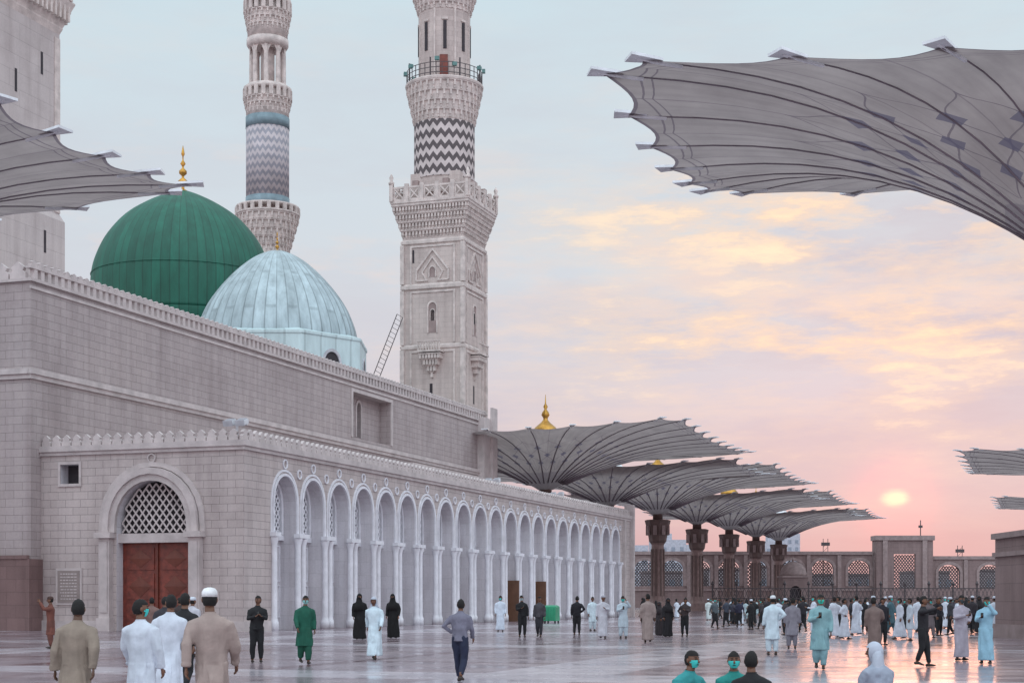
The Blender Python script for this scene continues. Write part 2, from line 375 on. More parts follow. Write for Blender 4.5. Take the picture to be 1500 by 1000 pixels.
def person(name,x,y,face,style='thobe',c1=(225,228,235),c2=(60,60,70),arms=('down','down'),walk=0,sc=1.0,hat=None,mask=None,skin=(112,76,58),vox=.03,sit=False,hair=(22,18,18),lean=0,z0=0,turn=0,sway=0):
    hc_=(176,182,196) if hat==SCARF else (hat if hat else (235,235,235))
    mats=[cloth(c1),cloth(c2,'lower_cloth'),cloth(skin,'skin',.55),cloth(hair,'hair'),cloth((45,35,30),'shoe',.5),cloth(mask or (60,200,195),'mask'),cloth(hc_,'headwear'),cloth((15,15,18),'device',.3)]
    top=[];low=[];parts=[]
    dz=-.80 if sit else 0
    st=.30*walk
    legs=[]
    for s,dr in ((1,1),(-1,-1)):
        if sit:
            legs.append(((s*.1,0,.13),(s*.36,-.28,.17),(-s*.1,-.42,.09)))
        elif walk:
            if dr>0: legs.append(((s*.09,0,.92),(s*.09,-.17*walk,.50),(s*.08,-st,.085)))
            else: legs.append(((s*.09,0,.92),(s*.09,.0,.47),(s*.08,st,.14)))
        else: legs.append(((s*.09,0,.92),(s*.10,-.015,.49),(s*.11,.02,.085)))
    def ln(p):
        p=Vector(p); k=max(0,(p.z-.95)/.55); return Vector((p.x+sway*k,p.y-lean*k,p.z-lean*.15*k+dz+sway*p.x*.5*min(k,1)))
    wf=.9 if style=='abaya' else 1.0
    tor=[(.93,.172,.125),(1.05,.168,.122),(1.18,.182,.132),(1.31,.202*wf,.136),(1.385,.208*wf,.115),(1.43,.165*wf,.09),(1.455,.10,.078),(1.49,.066,.066)]
    if style in('thobe','abaya') and not sit:
        w=1.22 if style=='abaya' else 1.0
        robe=[(.10 if style=='thobe' else .03,.215*w,.15*w+st*.75),(.3,.205*w,.15*w+st*.6),(.55,.195*w,.145*w+st*.35),(.8,.188*w,.14*w+st*.1)]
        b=1.10 if style=='abaya' else 1.03
        top.append(loft([ln((0,0,z)) for z,_,_ in robe+tor],[(rx,ry) for _,rx,ry in robe]+[(rx*b,ry*b) for _,rx,ry in tor],18))
    elif style=='kameez' and not sit:
        robe=[(.46,.225,.155+st*.3),(.7,.205,.145+st*.1)]
        top.append(loft([ln((0,0,z)) for z,_,_ in robe+tor],[(rx,ry) for _,rx,ry in robe]+[(rx*1.03,ry*1.03) for _,rx,ry in tor],18))
    else:
        b0=[(.86,.175,.13)] if not sit else [(.84,.2,.17),(.88,.21,.17)]
        top.append(loft([ln((0,0,z)) for z,_,_ in b0+tor],[(rx,ry) for _,rx,ry in b0]+[(rx,ry) for _,rx,ry in tor],18))
    sl=1.3 if style in('thobe','kameez') else (1.6 if style=='abaya' else 1.1)
    for s,k in ((1,arms[0]),(-1,arms[1])):
        e,w=ARMS[k]; e=(e[0]*s,e[1],e[2]); w=(w[0]*s,w[1],w[2])
        sh=ln((s*.14,0,1.385)); sh2=ln((s*.185,0,1.355)); e=ln(e); w=ln(w)
        top.append(loft([sh,sh2,(sh2+e)/2,e,(e+w)/2,w],[.055,.066*min(sl,1.2),.056*sl,.049*sl,.043*sl,.038*sl],12))
        d=(w-e).normalized(); pal=[w-d*.02,w+d*.03,w+d*.07,w+d*.09]
        side=Vector((0,1,0)); side=(side-d*side.dot(d)).normalized(); nr=d.cross(side)
        vs,fs=loft(pal,[.024,(.028,.028),.036,.03],8)
        vs=[v-nr*((v-w).dot(nr))*.45 for v in vs]; parts.append((vs,fs,2))
        for fi,(o_,l_) in enumerate(((-.028,.052),(-.010,.066),(.010,.062),(.027,.046))):
            p0=w+d*.080+side*o_; p1=p0+(d*.95-nr*.3*s).normalized()*l_*.5; p2=p1+(d*.7-nr*.75*s).normalized()*l_*.5
            v_,f_=loft([p0,p1,p2],[.0105,.0095,.007],6); parts.append((v_,f_,2))
        p0=w+d*.03-side*.026; p1=p0+(d*.6-side*.8)*.045; p2=p1+d*.03
        v_,f_=loft([p0,p1,p2],[.012,.011,.008],6); parts.append((v_,f_,2))
        if k in('phone','raise') and s==-1:
            c=w+d*.11; v_,f_=loft([c-Vector((0,0,.04)),c+Vector((0,0,.10))],[(.036,.006)]*2,4); parts.append((v_,f_,7))
    loose=1.35 if style=='kameez' else (1.12 if style=='shirt' else 1.0)
    for hp,kn,an in legs:
        hp,kn,an=map(Vector,(hp,kn,an))
        if style!='abaya' or sit:
            r=[.098,.09*loose,.074*loose,.066*loose,.052*loose]
            low.append(loft([hp+Vector((0,0,.03 if not sit else 0)),hp.lerp(kn,.4),kn,kn.lerp(an,.45),an+Vector((0,0,.0 if sit else .02))],r,12))
        fd=Vector((0,-1,0)) if not sit else Vector((math.copysign(.8,an.x),-.2,0))
        lift=an.z-.085
        toe=Vector((0,0,-lift*.9))
        hz=an+Vector((0,0,-.045))
        vs,fs=loft([hz-fd*.075,hz-fd*.05,hz+fd*.04,hz+fd*.12+toe*.6,hz+fd*.175+toe],[.022,(.036,.038),(.038,.036),(.043,.026),(.022,.014)],10)
        parts.append((vs,fs,4))
        vs,fs=loft([an+Vector((0,0,.08)),an+Vector((0,0,-.02))],[.038,.034],8); parts.append((vs,fs,2))
    if not sit:
        low.append(loft([(0,0,.84),(0,0,.9),(0,0,1.02)],[(.12,.1),(.165,.12),(.15,.11)],14))
    else: low.append(loft([(0,.03,.04),(0,.03,.13),(0,0,.22)],[(.17,.16),(.2,.17),(.17,.14)],14))
    v,f=remesh(top,vox)
    nv=[]
    for p in v:
        q=Vector((p.x*10+x*3,p.y*10+y,p.z*(1.8 if style!='shirt' else 6)))
        k=.020*(1.8 if p.z<.95 else 1)*min(1,max(0,(1.46+dz-p.z)*6))
        nz_=noise.noise_vector(q)+noise.noise_vector(q*2.3)*.5
        nv.append(Vector((p.x+nz_.x*k,p.y+nz_.y*k,p.z)))
    parts.append((nv,f,0))
    if style!='abaya' or sit:
        v,f=remesh(low,vox)
        v=[p+noise.noise_vector(Vector((p.x*8+x,p.y*8,p.z*7+y)))*.014 for p in v]
        parts.append((v,f,1 if style in('shirt','kameez') else 0))
    hc=ln((0,-.012,1.635)); nb=ln((0,0,1.43))
    v,f=loft([nb,hc+Vector((0,.01,-.06))],[.058,.052],10); parts.append((v,f,2))
    if style!='abaya':  # collar
        v,f=loft([ln((0,0,1.45)),ln((0,-.002,1.50))],[(.074,.072),(.066,.064)],14,False); parts.append((v,f,0))
    def hf(p):
        q=p.copy()
        if p.z<0: q.x*=1-.28*(-p.z)**1.5; q.y=q.y*(1-.12*(-p.z)) - .10*(-p.z)*(1 if p.y<0 else .3)
        if p.y>0: q.y*=1.05
        if p.y<-.6 and abs(p.z-.12)<.25: q.y*=.95
        return q
    Rh=Matrix.Rotation(math.radians(turn),3,'Z')
    def H(vs): return [hc+Rh@(Vector(p)-hc) for p in vs]
    R=(.077,.097,.118)
    v,f=ellips(hc,R,20,14,hf); parts.append((H(v),f,2))
    v,f=loft([hc+Vector((0,-.090,.022)),hc+Vector((0,-.104,-.005)),hc+Vector((0,-.113,-.024)),hc+Vector((0,-.095,-.034))],[.007,.010,.015,.010],8); parts.append((H(v),f,2))
    for s in(1,-1):
        v,f=ellips(hc+Vector((s*.079,.008,-.005)),(.010,.02,.03),8,6); parts.append((H(v),f,2))
        v,f=ellips(hc+Vector((s*.030,-.086,.012)),(.013,.008,.007),8,6); parts.append((H(v),f,7))
        v,f=loft([hc+Vector((s*.014,-.092,.032)),hc+Vector((s*.048,-.080,.034))],[.005,.004],6); parts.append((H(v),f,3))
    v,f=loft([hc+Vector((-.024,-.095,-.058)),hc+Vector((0,-.1,-.056)),hc+Vector((.024,-.095,-.058))],[.003,.006,.003],6); parts.append((H(v),f,4))
    def shell(scale,cond,mi,extra=None):
        v,f=ellips((0,0,0),(R[0]*scale,R[1]*scale,R[2]*scale),28,22,hf)
        ff=[q for q in f if cond(sum((v[i] for i in q),Vector())/4)]
        if extra: v=[extra(p) for p in v]
        parts.append((H([hc+p for p in v]),ff,mi))
    if style=='abaya':
        shell(1.2,lambda c:not(c.y<-.07 and -.0<c.z<.045),0,lambda p:Vector((p.x*1.08,p.y,p.z)))
        v,f=loft([hc+Vector((0,.02,.10)),hc+Vector((0,.03,-.02)),hc+Vector((0,.02,-.16)),hc+Vector((0,.01,-.33)),hc+Vector((0,.01,-.52))],[(.06,.06),(.098,.095),(.125,.115),(.21,.15),(.25,.18)],18)
        parts.append((H(v),f,0))
    else:
        nzs=x*7
        shell(1.08,lambda c:(c.z>.055 or (c.y>.0 and c.z>-.065) ) and not(c.y<-.06 and c.z<.06),3,lambda p:p*(1+.08*noise.noise(p*45+Vector((nzs,0,0)))))
        if hat and hat!=SCARF:
            cz=hc+Vector((0,.006,.03))
            v,f=loft([cz,cz+Vector((0,0,.055)),cz+Vector((0,0,.09)),cz+Vector((0,0,.102))],[(.088,.107),(.085,.103),(.062,.08),(.02,.03)],18); parts.append((H(v),f,6))
        if hat==SCARF:
            shell(1.2,lambda c:not(c.y<-.045 and c.z<.06),6)
            v,f=loft([hc+Vector((0,.035,.02)),hc+Vector((0,.045,-.1)),hc+Vector((0,.06,-.22)),hc+Vector((0,.09,-.38))],[(.09,.08),(.11,.075),(.17,.08),(.15,.05)],16)
            v=[p+noise.noise_vector(p*14)*.014 for p in v]; parts.append((H(v),f,6))
    if mask: shell(1.09,lambda c:c.y<-.035 and -.10<c.z<-.004,5)
    mb=MB()
    for v,f,mi in parts: mb.add([Vector(p)*sc for p in v],f,mi,True)
    o=mb.obj(name,mats); o.location=(x,y,z0); o.rotation_euler=(0,0,math.radians(face))
    return o
WH=(202,208,220); BK=(26,26,30)
STY={'man_in_thobe':'thobe','man_in_shirt_and_trousers':'shirt','man_in_shalwar_kameez':'kameez','woman_in_abaya':'abaya'}
def P(name,px,Y,face,**k):
    k.setdefault('style',STY[name])
    k.setdefault('sway',random.uniform(-.03,.03)); k.setdefault('turn',random.uniform(-35,35))
    return person(name,bx(px,Y),Y,face,**k)
def gy(feet): return 3864/(feet-878)
CY=(70,205,200)
T='man_in_thobe'; S='man_in_shirt_and_trousers'; K='man_in_shalwar_kameez'; W='woman_in_abaya'
# foreground backs
P(T,310,17.7,178,c1=(158,140,134),arms=('back','fwd'),walk=.8,sc=1.03,hat=(225,225,228),vox=.016,turn=10,sway=.02)
P(T,110,18.6,186,c1=(140,126,114),arms=('down','back'),walk=.7,sc=.96,vox=.016,skin=(95,65,50),turn=0,sway=-.03)
P(T,208,19.2,168,c1=WH,arms=('fwd','down'),walk=.6,sc=.96,vox=.016,mask=CY,turn=-50,sway=.02)
P(T,247,23,175,c1=WH,arms=('down','fwd'),walk=.8,sc=1.0,vox=.02,turn=30)
P(S,268,26,170,c1=BK,c2=BK,walk=.8,arms=('down','back'),sc=1.02,vox=.02)
P(S,240,38,190,c1=(50,48,55),c2=BK,walk=.8,vox=.025)
P(T,222,50,180,c1=(120,95,90),vox=.03); P(T,281,46,160,c1=(185,185,195),hat=WH,vox=.03)
P(S,264,52,200,c1=(60,50,50),c2=BK,vox=.03)
P(K,74,54,-70,c1=(112,66,56),c2=(100,60,52),arms=('raise','raise'),sc=1.02,hat=(70,50,45),vox=.025)
P(S,376,gy(970),15,c1=BK,c2=(22,22,26),arms=('phone','phone'),walk=0,sc=1.02,vox=.022)
P(K,446,gy(972),20,c1=(18,82,66),c2=(18,78,62),arms=('down','fwd'),walk=.35,sc=1.02,vox=.022,mask=(140,190,190))
P(T,549,gy(965),-10,c1=(200,216,226),arms=('fwd','back'),walk=.9,sc=1.0,hat=SCARF,vox=.022,turn=0)
P(W,527,gy(936),10,c1=(12,11,14),skin=(150,110,90),sc=1.10)
P(W,576,gy(934),-15,c1=(12,11,14),skin=(150,110,90),sc=1.10)
P(S,674,gy(998),165,c1=(112,110,126),c2=(32,38,62),arms=('hip','fwd'),walk=.7,sc=.97,vox=.018,turn=20,lean=.06)
P(T,733,gy(925),0,c1=(200,210,224),mask=CY,sc=1.08)
P(S,765,gy(933),10,c1=BK,c2=BK,sc=1.07,mask=(170,190,195),arms=('down','phone')); P(S,790,gy(933),-10,c1=(70,68,74),c2=(45,45,52),sc=1.04,walk=.4)
P(S,845,gy(930),170,c1=(28,27,34),c2=BK,sc=1.06,arms=('down','hip')); P(K,868,gy(924),20,c1=(196,212,220),c2=(190,204,212),sc=1.05)
P(T,883,gy(935),0,c1=(195,195,204),arms=('phone','down'),walk=.5,sc=1.07,hat=(180,180,190)); P(K,913,gy(935),0,c1=(185,200,210),c2=(185,200,210),arms=('raise','phone'),sc=1.05,mask=CY)
P(T,949,gy(941),180,c1=(150,134,130),arms=('down','down'),sc=1.09,walk=.4)
P(W,978,gy(932),30,c1=(28,25,30),sc=1.0); P(S,1003,gy(932),-20,c1=(58,48,50),c2=BK,arms=('phone','hip'),sc=1.0)
P(W,966,gy(930),-60,c1=(45,38,42),sc=.9)
P(K,1131,gy(959),180,c1=(196,212,222),c2=(190,204,214),arms=('down','hip'),sc=1.03,hat=(210,215,220),vox=.025)
P(K,1160,gy(950),170,c1=(128,124,134),c2=(110,106,116),sc=1.0); P(K,1201,gy(980),-10,c1=(126,164,170),c2=(120,156,164),arms=('down','phone'),sc=1.03,vox=.022,mask=(60,190,170),walk=.2)
P(T,1281,gy(962),160,c1=(118,100,96),sc=1.0,arms=('down','lap')); P(S,1352,gy(976),60,c1=(34,32,38),c2=BK,arms=('raise','point'),sc=1.01,vox=.022,walk=.4)
P(T,1408,gy(967),20,c1=(160,153,165),arms=('hip','phone'),sc=1.03,vox=.025,mask=(60,70,75)); P(T,1444,gy(972),-30,c1=(145,186,206),arms=('raise','phone'),sc=1.0,vox=.025,mask=CY)
P(S,1293,gy(945),20,c1=(36,34,42),c2=BK,sc=1.0)
for px,ft,c,nm in ((1222,934,WH,T),(1237,936,WH,T),(1254,930,WH,T),(1318,936,WH,T),(1333,938,(195,205,216),K),(1392,930,(60,60,66),S),(1470,922,(155,198,208),T),(1372,925,BK,S),(1100,922,BK,S),(1083,918,(40,40,60),S),(1064,918,(60,66,80),S),(1116,921,(60,55,60),S),(1176,926,(40,38,44),S),(1385,920,WH,T),(1345,925,WH,T),(1038,908,(200,210,210),T),(1267,925,BK,S),(1305,928,(70,100,110),K),(1424,928,(50,46,52),S),(1456,930,WH,K),(1212,922,(60,55,60),W),(1280,932,(90,84,90),S),(1150,930,(60,56,62),S),(1192,928,WH,T),(1362,934,(110,100,104),K),(1376,931,(40,40,48),S),(1435,926,(34,32,36),W),(1228,926,(80,70,70),S),(1047,920,(80,90,96),S),(1127,924,(44,40,46),S),(1140,919,WH,T),(1247,922,(36,34,40),S),(1297,920,(150,150,160),T),(1326,923,BK,S),(1353,919,(120,90,84),S),(1402,924,WH,K),(1415,920,BK,W),(1447,920,(70,60,64),S)):
    P(nm,px,gy(ft),random.uniform(-180,180),c1=c,c2=BK if nm==S else c,arms=(random.choice(['down','phone','fwd']),random.choice(['down','hip','back'])),walk=random.choice([0,.5,.8]),sc=random.uniform(.97,1.08),mask=random.choice([None,CY,CY]),hat=random.choice([None,None,WH]),vox=.04)
centres=[random.uniform(1030,1470) for _ in range(18)]+[950,985]
for i in range(92):
    px=min(1478,random.choice(centres)+random.gauss(0,12)); ft=random.uniform(897,918)
    if px<1010: ft=random.uniform(903,915)
    nm=random.choice([T,S,K,W,S,S])
    c={T:random.choice([WH,(185,180,190),(185,200,212)]),S:random.choice([BK,(60,58,70),(90,70,66),(40,50,80)]),K:random.choice([(160,180,186),(110,98,92)]),W:(20,18,22)}[nm]
    P(nm,px,gy(ft),random.uniform(-180,180),c1=c,c2=BK if nm==S else c,arms=(random.choice(['down','phone','fwd','hip']),random.choice(['down','hip','back'])),walk=random.choice([0,.6,.9]),sc=random.uniform(.92,1.08),mask=random.choice([None,CY]),vox=.055)
# seated
def seat(name,px,Y,face,**k): person(name,bx(px,Y),Y,face,sit=True,style='shirt',arms=('lap','lap'),vox=.018,**k)
seat('seated_man',1002,21.3,35,c1=(50,140,142),c2=BK,mask=CY,sc=1.06,turn=10,lean=.08,sway=.03)
seat('seated_man',1076,21.6,10,c1=(32,128,122),c2=BK,mask=CY,sc=1.03,turn=-15,lean=.06,sway=-.03)
seat('seated_man',1103,20.4,160,c1=BK,c2=BK,sc=1.06,sway=.02)
seat('seated_man',1292,23,205,c1=(150,158,174),c2=(150,155,165),sc=1.12,hat=SCARF,turn=35,lean=.12)
# ================================================================= GROUND
mb=MB(); mb.add([(-2500,-500,0),(2500,-500,0),(2500,4500,0),(-2500,4500,0)],[(0,1,2,3)]); mb.obj('ground',[mat_floor()])
# ================================================================= ANNEX
ann=empty('arcaded_mosque_annex',(A[0],A[1],0),ANG)
mb=MB(); LEN=80.3; WID=12.5; HT=10.0; DEP=.95
ops=[(4.65+3.47*i,1.36,.0,6.85,8.5) for i in range(21)]
arch_wall(mb,PR,0,LEN,0,HT,ops,DEP,0,1)
quad(mb,PR,0.2,LEN-.2,0,HT,DEP,1)
arch_wall(mb,PF,0,WID,0,HT,[(5.5,2.2,0,5.6,8.05),(10.63,.6,8.0,9.05,9.05)],.75,0,1)
mb.add([(0,0,HT),(LEN,0,HT),(LEN,WID,HT),(0,WID,HT)],[(0,1,2,3)],0)
mb.add([(LEN,0,0),(LEN,WID,0),(LEN,WID,HT),(LEN,0,HT)],[(0,1,2,3)],0)
mb.obj('walls',[m_stone,m_white],ann)
mb=MB()
pbox(mb,PR,-.12,2.9,0,.55,-.12,0,0)
pbox(mb,PR,-.15,LEN+.1,9.55,9.75,-.12,-.002,0); pbox(mb,PR,-.22,LEN+.12,9.75,10.06,-.22,.3,0)
pbox(mb,PF,.0,WID,9.55,9.75,-.12,-.002,0); pbox(mb,PF,.302,WID+.02,9.75,10.06,-.22,.3,0)
pbox(mb,PF,.003,2.2,0,.55,-.12,0,0); pbox(mb,PF,8.9,WID,0,.55,-.12,0,0)
merlons(mb,PR,-.1,LEN,10.06,.62,.55,.62,.18,0); merlons(mb,PF,.3,WID,10.06,.62,.55,.62,.18,0)
pbox(mb,PR,LEN-3.4,LEN-2.9,.0,9.55,-.25,0,0); pbox(mb,PR,LEN-.5,LEN+.05,.0,11.2,-.35,.6,0)
mb.obj('cornice_and_merlons',[m_trim],ann)
mb=MB()
for (c,hw,_,sp_,ap) in ops:
    arch_band(mb,PR,c,hw,hw+.11,sp_,ap,ap+.14,5.35,.10,0)
    arch_band(mb,PR,c,hw+.20,hw+.30,sp_,ap+.24,ap+.36,5.35,.06,0)
    for s in(-1,1):
        x=c+s*1.42
        mb.lathe([(.25,0),(.25,.45),(.20,.55),(.18,.7),(.165,4.6),(.185,4.75),(.25,5.0),(.27,5.12)],x,-.10,12,0)
        pbox(mb,PR,x-.31,x+.31,5.12,5.35,-.38,-.002,0)
    for a0,a1 in((-1.2,-.5),(-.33,.33),(.5,1.2)):
        for z0,z1 in((.7,2.5),(2.7,4.7)):
            pbox(mb,PR,c+a0,c+a0+.06,z0,z1,DEP-.06,DEP,0); pbox(mb,PR,c+a1-.06,c+a1,z0,z1,DEP-.06,DEP,0)
            pbox(mb,PR,c+a0+.06,c+a1-.06,z1-.06,z1,DEP-.06,DEP,0); pbox(mb,PR,c+a0+.06,c+a1-.06,z0,z0+.06,DEP-.06,DEP,0)
    pbox(mb,PR,c-hw,c+hw,5.0,5.3,DEP-.2,DEP,0)
    for xo,zo in((0,9.15),(1.735,8.7)):
        k=14
        for j in range(k):
            a,b=2*math.pi*j/k,2*math.pi*(j+1)/k
            mb.bar((c+xo+.24*math.cos(a),-.04,zo+.24*math.sin(a)),(c+xo+.24*math.cos(b),-.04,zo+.24*math.sin(b)),.05,0)
mb.obj('arcade_columns',[m_trimw],ann)
mb=MB()
for (c,hw,_,sp_,ap) in ops:
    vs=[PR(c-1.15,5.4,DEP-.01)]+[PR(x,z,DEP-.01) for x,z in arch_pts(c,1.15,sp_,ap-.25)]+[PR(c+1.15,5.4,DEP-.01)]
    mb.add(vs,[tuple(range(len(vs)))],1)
    lattice(mb,PR,c,1.15,5.4,sp_,ap-.2,DEP-.08,.36,.05,0)
    arch_band(mb,PR,c,1.12,1.34,sp_,ap-.25,ap-.02,5.32,.2,0,DEP)
mb.obj('arcade_lattices',[m_trimw,mat_plain('dark_lattice_backing',(.11,.10,.13),.5)],ann)  # plain dark sheet set behind the lattice bars
mb=MB()
c=5.5
arch_band(mb,PF,c,2.2,2.55,5.6,8.05,8.4,5.3,.22,0)
arch_band(mb,PF,c,2.55,2.9,5.6,8.4,8.75,5.3,.34,0)
arch_band(mb,PF,c,2.95,3.25,5.6,8.8,9.05,5.3,.12,0)
for s in(-1,1):
    pbox(mb,PF,c+s*2.75-.5,c+s*2.75+.5,5.0,5.3,-.6,-.002,0)
    pbox(mb,PF,c+s*2.75-.42,c+s*2.75+.42,0,.7,-.5,-.002,0)
    pbox(mb,PF,c+s*2.75-.33,c+s*2.75+.33,.7,5.0,-.38,-.002,0)
    pbox(mb,PF,c+s*2.75-.22,c+s*2.75+.22,1.0,4.8,-.43,-.38,0)
pbox(mb,PF,c-2.2,c+2.2,4.75,5.25,.15,.7,0)
lattice(mb,PF,c,2.1,5.3,5.6,8.0,.42,.42,.055,0)
for j in range(16):
    a,b=2*math.pi*j/16,2*math.pi*(j+1)/16
    mb.bar((-.06,c+.22*math.cos(a),9.25+.22*math.sin(a)),(-.06,c+.22*math.cos(b),9.25+.22*math.sin(b)),.05,0)
mb.obj('portal_frame',[m_trim],ann)
mb=MB()
vs=[PF(c-2.2,5.25,.74)]+[PF(x,z,.74) for x,z in arch_pts(c,2.2,5.6,8.05)]+[PF(c+2.2,5.25,.74)]
mb.add(vs,[tuple(range(len(vs)))],1)
pbox(mb,PF,c-2.2,c+2.2,0,4.75,.62,.72,0)
for s in(-1,1):
    for z0,z1 in((.3,1.5),(1.7,3.1),(3.3,4.5)):
        cx=c+s*1.08; pbox(mb,PF,cx-.85,cx+.85,z0,z1,.57,.62,0)
        zc=(z0+z1)/2; hz_=(z1-z0)/2-.12
        vs=[PF(cx-.7,zc,.55),PF(cx,zc-hz_,.55),PF(cx+.7,zc,.55),PF(cx,zc+hz_,.55),PF(cx,zc,.50)]
        mb.add(vs,[(0,1,4),(1,2,4),(2,3,4),(3,0,4)],2)
pbox(mb,PF,c-.035,c+.035,0,4.75,.52,.62,2)
pbox(mb,PF,10.03,11.23,8.0,9.05,.70,.74,1)
mb.obj('door',[m_wood,m_dark,mat_plain('wood_dark',(.15,.035,.02),.5)],ann)
mb=MB()
for a0,a1,z0,z1 in((9.9,11.36,9.05,9.2),(9.9,11.36,7.85,8.0),(9.9,10.03,8.0,9.05),(11.23,11.36,8.0,9.05)): pbox(mb,PF,a0,a1,z0,z1,-.08,0,0)
pbox(mb,PF,9.85,11.5,1.4,3.4,-.07,0,0); pbox(mb,PF,9.98,11.37,1.53,3.27,-.10,-.07,1)
for z in [1.7+.17*i for i in range(9)]:
    a=10.15
    while a<11.15:
        w_=random.uniform(.06,.2); pbox(mb,PF,a,min(a+w_,11.2),z,z+.06,-.108,-.10,0); a+=w_+.05
mb.obj('window_frame_and_plaque',[m_trim,mat_plain('bronze_plaque',(.27,.22,.21),.5)],ann)
mb=MB()
for i in (11,13):
    cc=ops[i][0]; pbox(mb,PR,cc-.7,cc+.7,0,3.3,DEP-.25,DEP-.08,0); pbox(mb,PR,cc-.8,cc+.8,3.3,3.5,DEP-.3,DEP-.08,0)
    mb.box(cc-.05+.7,cc+.75,-.5,.45,0,3.2,0)
mb.obj('side_doors',[mat_plain('brown_wood',(.16,.08,.05),.5)],ann)
def floodlight(u,v,z,s=1):
    e=empty('roof_floodlight',(0,0,0)); e.location=Matrix.Rotation(ANG,4,'Z')@Vector((u,v,z))+Vector((A[0],A[1],0)); e.rotation_euler=(0,0,ANG)
    mb=MB(); mb.box(-.05,.05,-.05,.05,0,.95,0)
    for k in (-1,1):
        mb.X=Matrix.Translation((0,k*.36,1.0))@Matrix.Rotation(math.radians(-18),4,'Y')
        mb.box(-.38,.15,-.24,.24,-.12,.12,0); mb.box(-.42,-.38,-.27,.27,-.15,.15,1)
        for t in range(5): mb.box(-.30+t*.09,-.27+t*.09,-.2,.2,.12,.17,1)
    mb.X=None
    mb.box(-.05,.05,-.6,.6,.80,.86,0)
    mb.obj('lamp_heads',[mat_plain('white_housing',(.7,.71,.75),.4),m_grey],e)
floodlight(.4,.6,10.06); floodlight(43,1.5,10.06); floodlight(60,1.5,10.06)
# ================================================================= MAIN MOSQUE
mos=empty('mosque_main_building',(A[0],A[1],0),ANG)
mb=MB(); V0=12.5; U0=-.93; U1=72; HM=19.0
PM=off(PR,0,V0)
arch_wall(mb,PM,U0,U1,0,HM,[(44.4,3.8,14.6,18.2,18.2)],1.0,0)
PM2=off(PR,0,V0+1.0)
arch_wall(mb,PM2,40.6,48.2,14.6,18.2,[(42.2,.42,14.9,17.2,17.75),(43.95,.42,14.9,17.2,17.75)],.3,0)
PG=off(PF,0,U0)
quad(mb,PG,V0,48,0,HM,0,0)
mb.add([(U0,V0,HM),(U1,V0,HM),(U1,70,HM),(U0,70,HM)],[(0,1,2,3)],0)
mb.add([(U1,V0,0),(U1,70,0),(U1,70,HM),(U1,V0,HM)],[(0,1,2,3)],0)
quad(mb,PM2,41.5,44.6,14.7,18.0,.3,1)
mb.obj('walls',[m_main,m_dark],mos)
mb=MB()
pbox(mb,PM,U0-.15,U1,13.7,13.95,-.14,-.002,0); pbox(mb,PM,U0-.22,U1,13.95,14.25,-.26,-.002,0)
pbox(mb,PG,V0+.003,48,13.7,13.95,-.14,-.002,0); pbox(mb,PG,V0+.003,48,13.95,14.25,-.26,-.002,0)
pbox(mb,PM,U0-.1,U1,18.6,18.75,-.08,-.002,0); pbox(mb,PM,U0-.15,U1,19.0,19.16,-.15,.4,0); pbox(mb,PG,V0+.4,48,19.0,19.16,-.15,.4,0)
n=int((U1-U0)/.62)
for i in range(n):
    u=U0+.3+i*.62; pbox(mb,PM,u,u+.3,19.16,19.72,-.02,.25,0)
pbox(mb,PM,U0-.05,U1,19.72,19.86,-.06,.3,0); merlons(mb,PM,U0,U1,19.86,.62,.5,.32,.2,0)
merlons(mb,PG,V0+.3,48,19.16,1.1,1.0,.95,.25,0)
for a in range(0,8): pbox(mb,PG,V0+2.5+a*4,V0+3.1+a*4,0,13.7,-.1,-.002,0)
pbox(mb,PM,U1-2.6,U1+.3,0,19.3,-.7,.6,0); pbox(mb,PM,U1-.9,U1+.5,0,20.4,-.95,-.7,0)
for a0,a1,z0,z1 in((40.3,48.5,18.2,18.45),(40.3,40.6,14.6,18.2),(48.2,48.5,14.6,18.2)): pbox(mb,PM,a0,a1,z0,z1,-.1,-.002,0)
for cw in(42.2,43.95): arch_band(mb,PM2,cw,.42,.6,17.2,17.75,17.98,14.9,.08,0)
pbox(mb,PM,48.6,U1-2.7,12.6,12.9,-1.6,-.002,0); pbox(mb,PM,48.6,U1-2.7,12.9,13.2,-1.9,-.002,0)
mb.obj('cornices_and_balustrade',[m_trim],mos)
mb=MB(); pbox(mb,PG,V0+.003,48,0,3.9,-.3,-.102,0); pbox(mb,PG,V0+.003,48,3.9,4.1,-.36,-.102,0); pbox(mb,PM,U0-.3,-.003,0,3.9,-.12,-.002,0)
mb.obj('granite_base',[m_granite],mos)
mb=MB(); lad=empty('roof_access_ladder',(0,0,0))
p0=Vector((bx(553,150),150,bz(560,150))); p1=Vector((bx(590,150),150,bz(465,150)))
for o_ in(Vector((0,0,0)),Vector((-.55,.1,.35))):
    mb.bar(p0+o_,p1+o_,.05)
for i in range(16):
    t=i/15; a=p0.lerp(p1,t); mb.bar(a,a+Vector((-.55,.1,.35)),.03)
mb.obj('rails_and_rungs',[m_iron],lad)
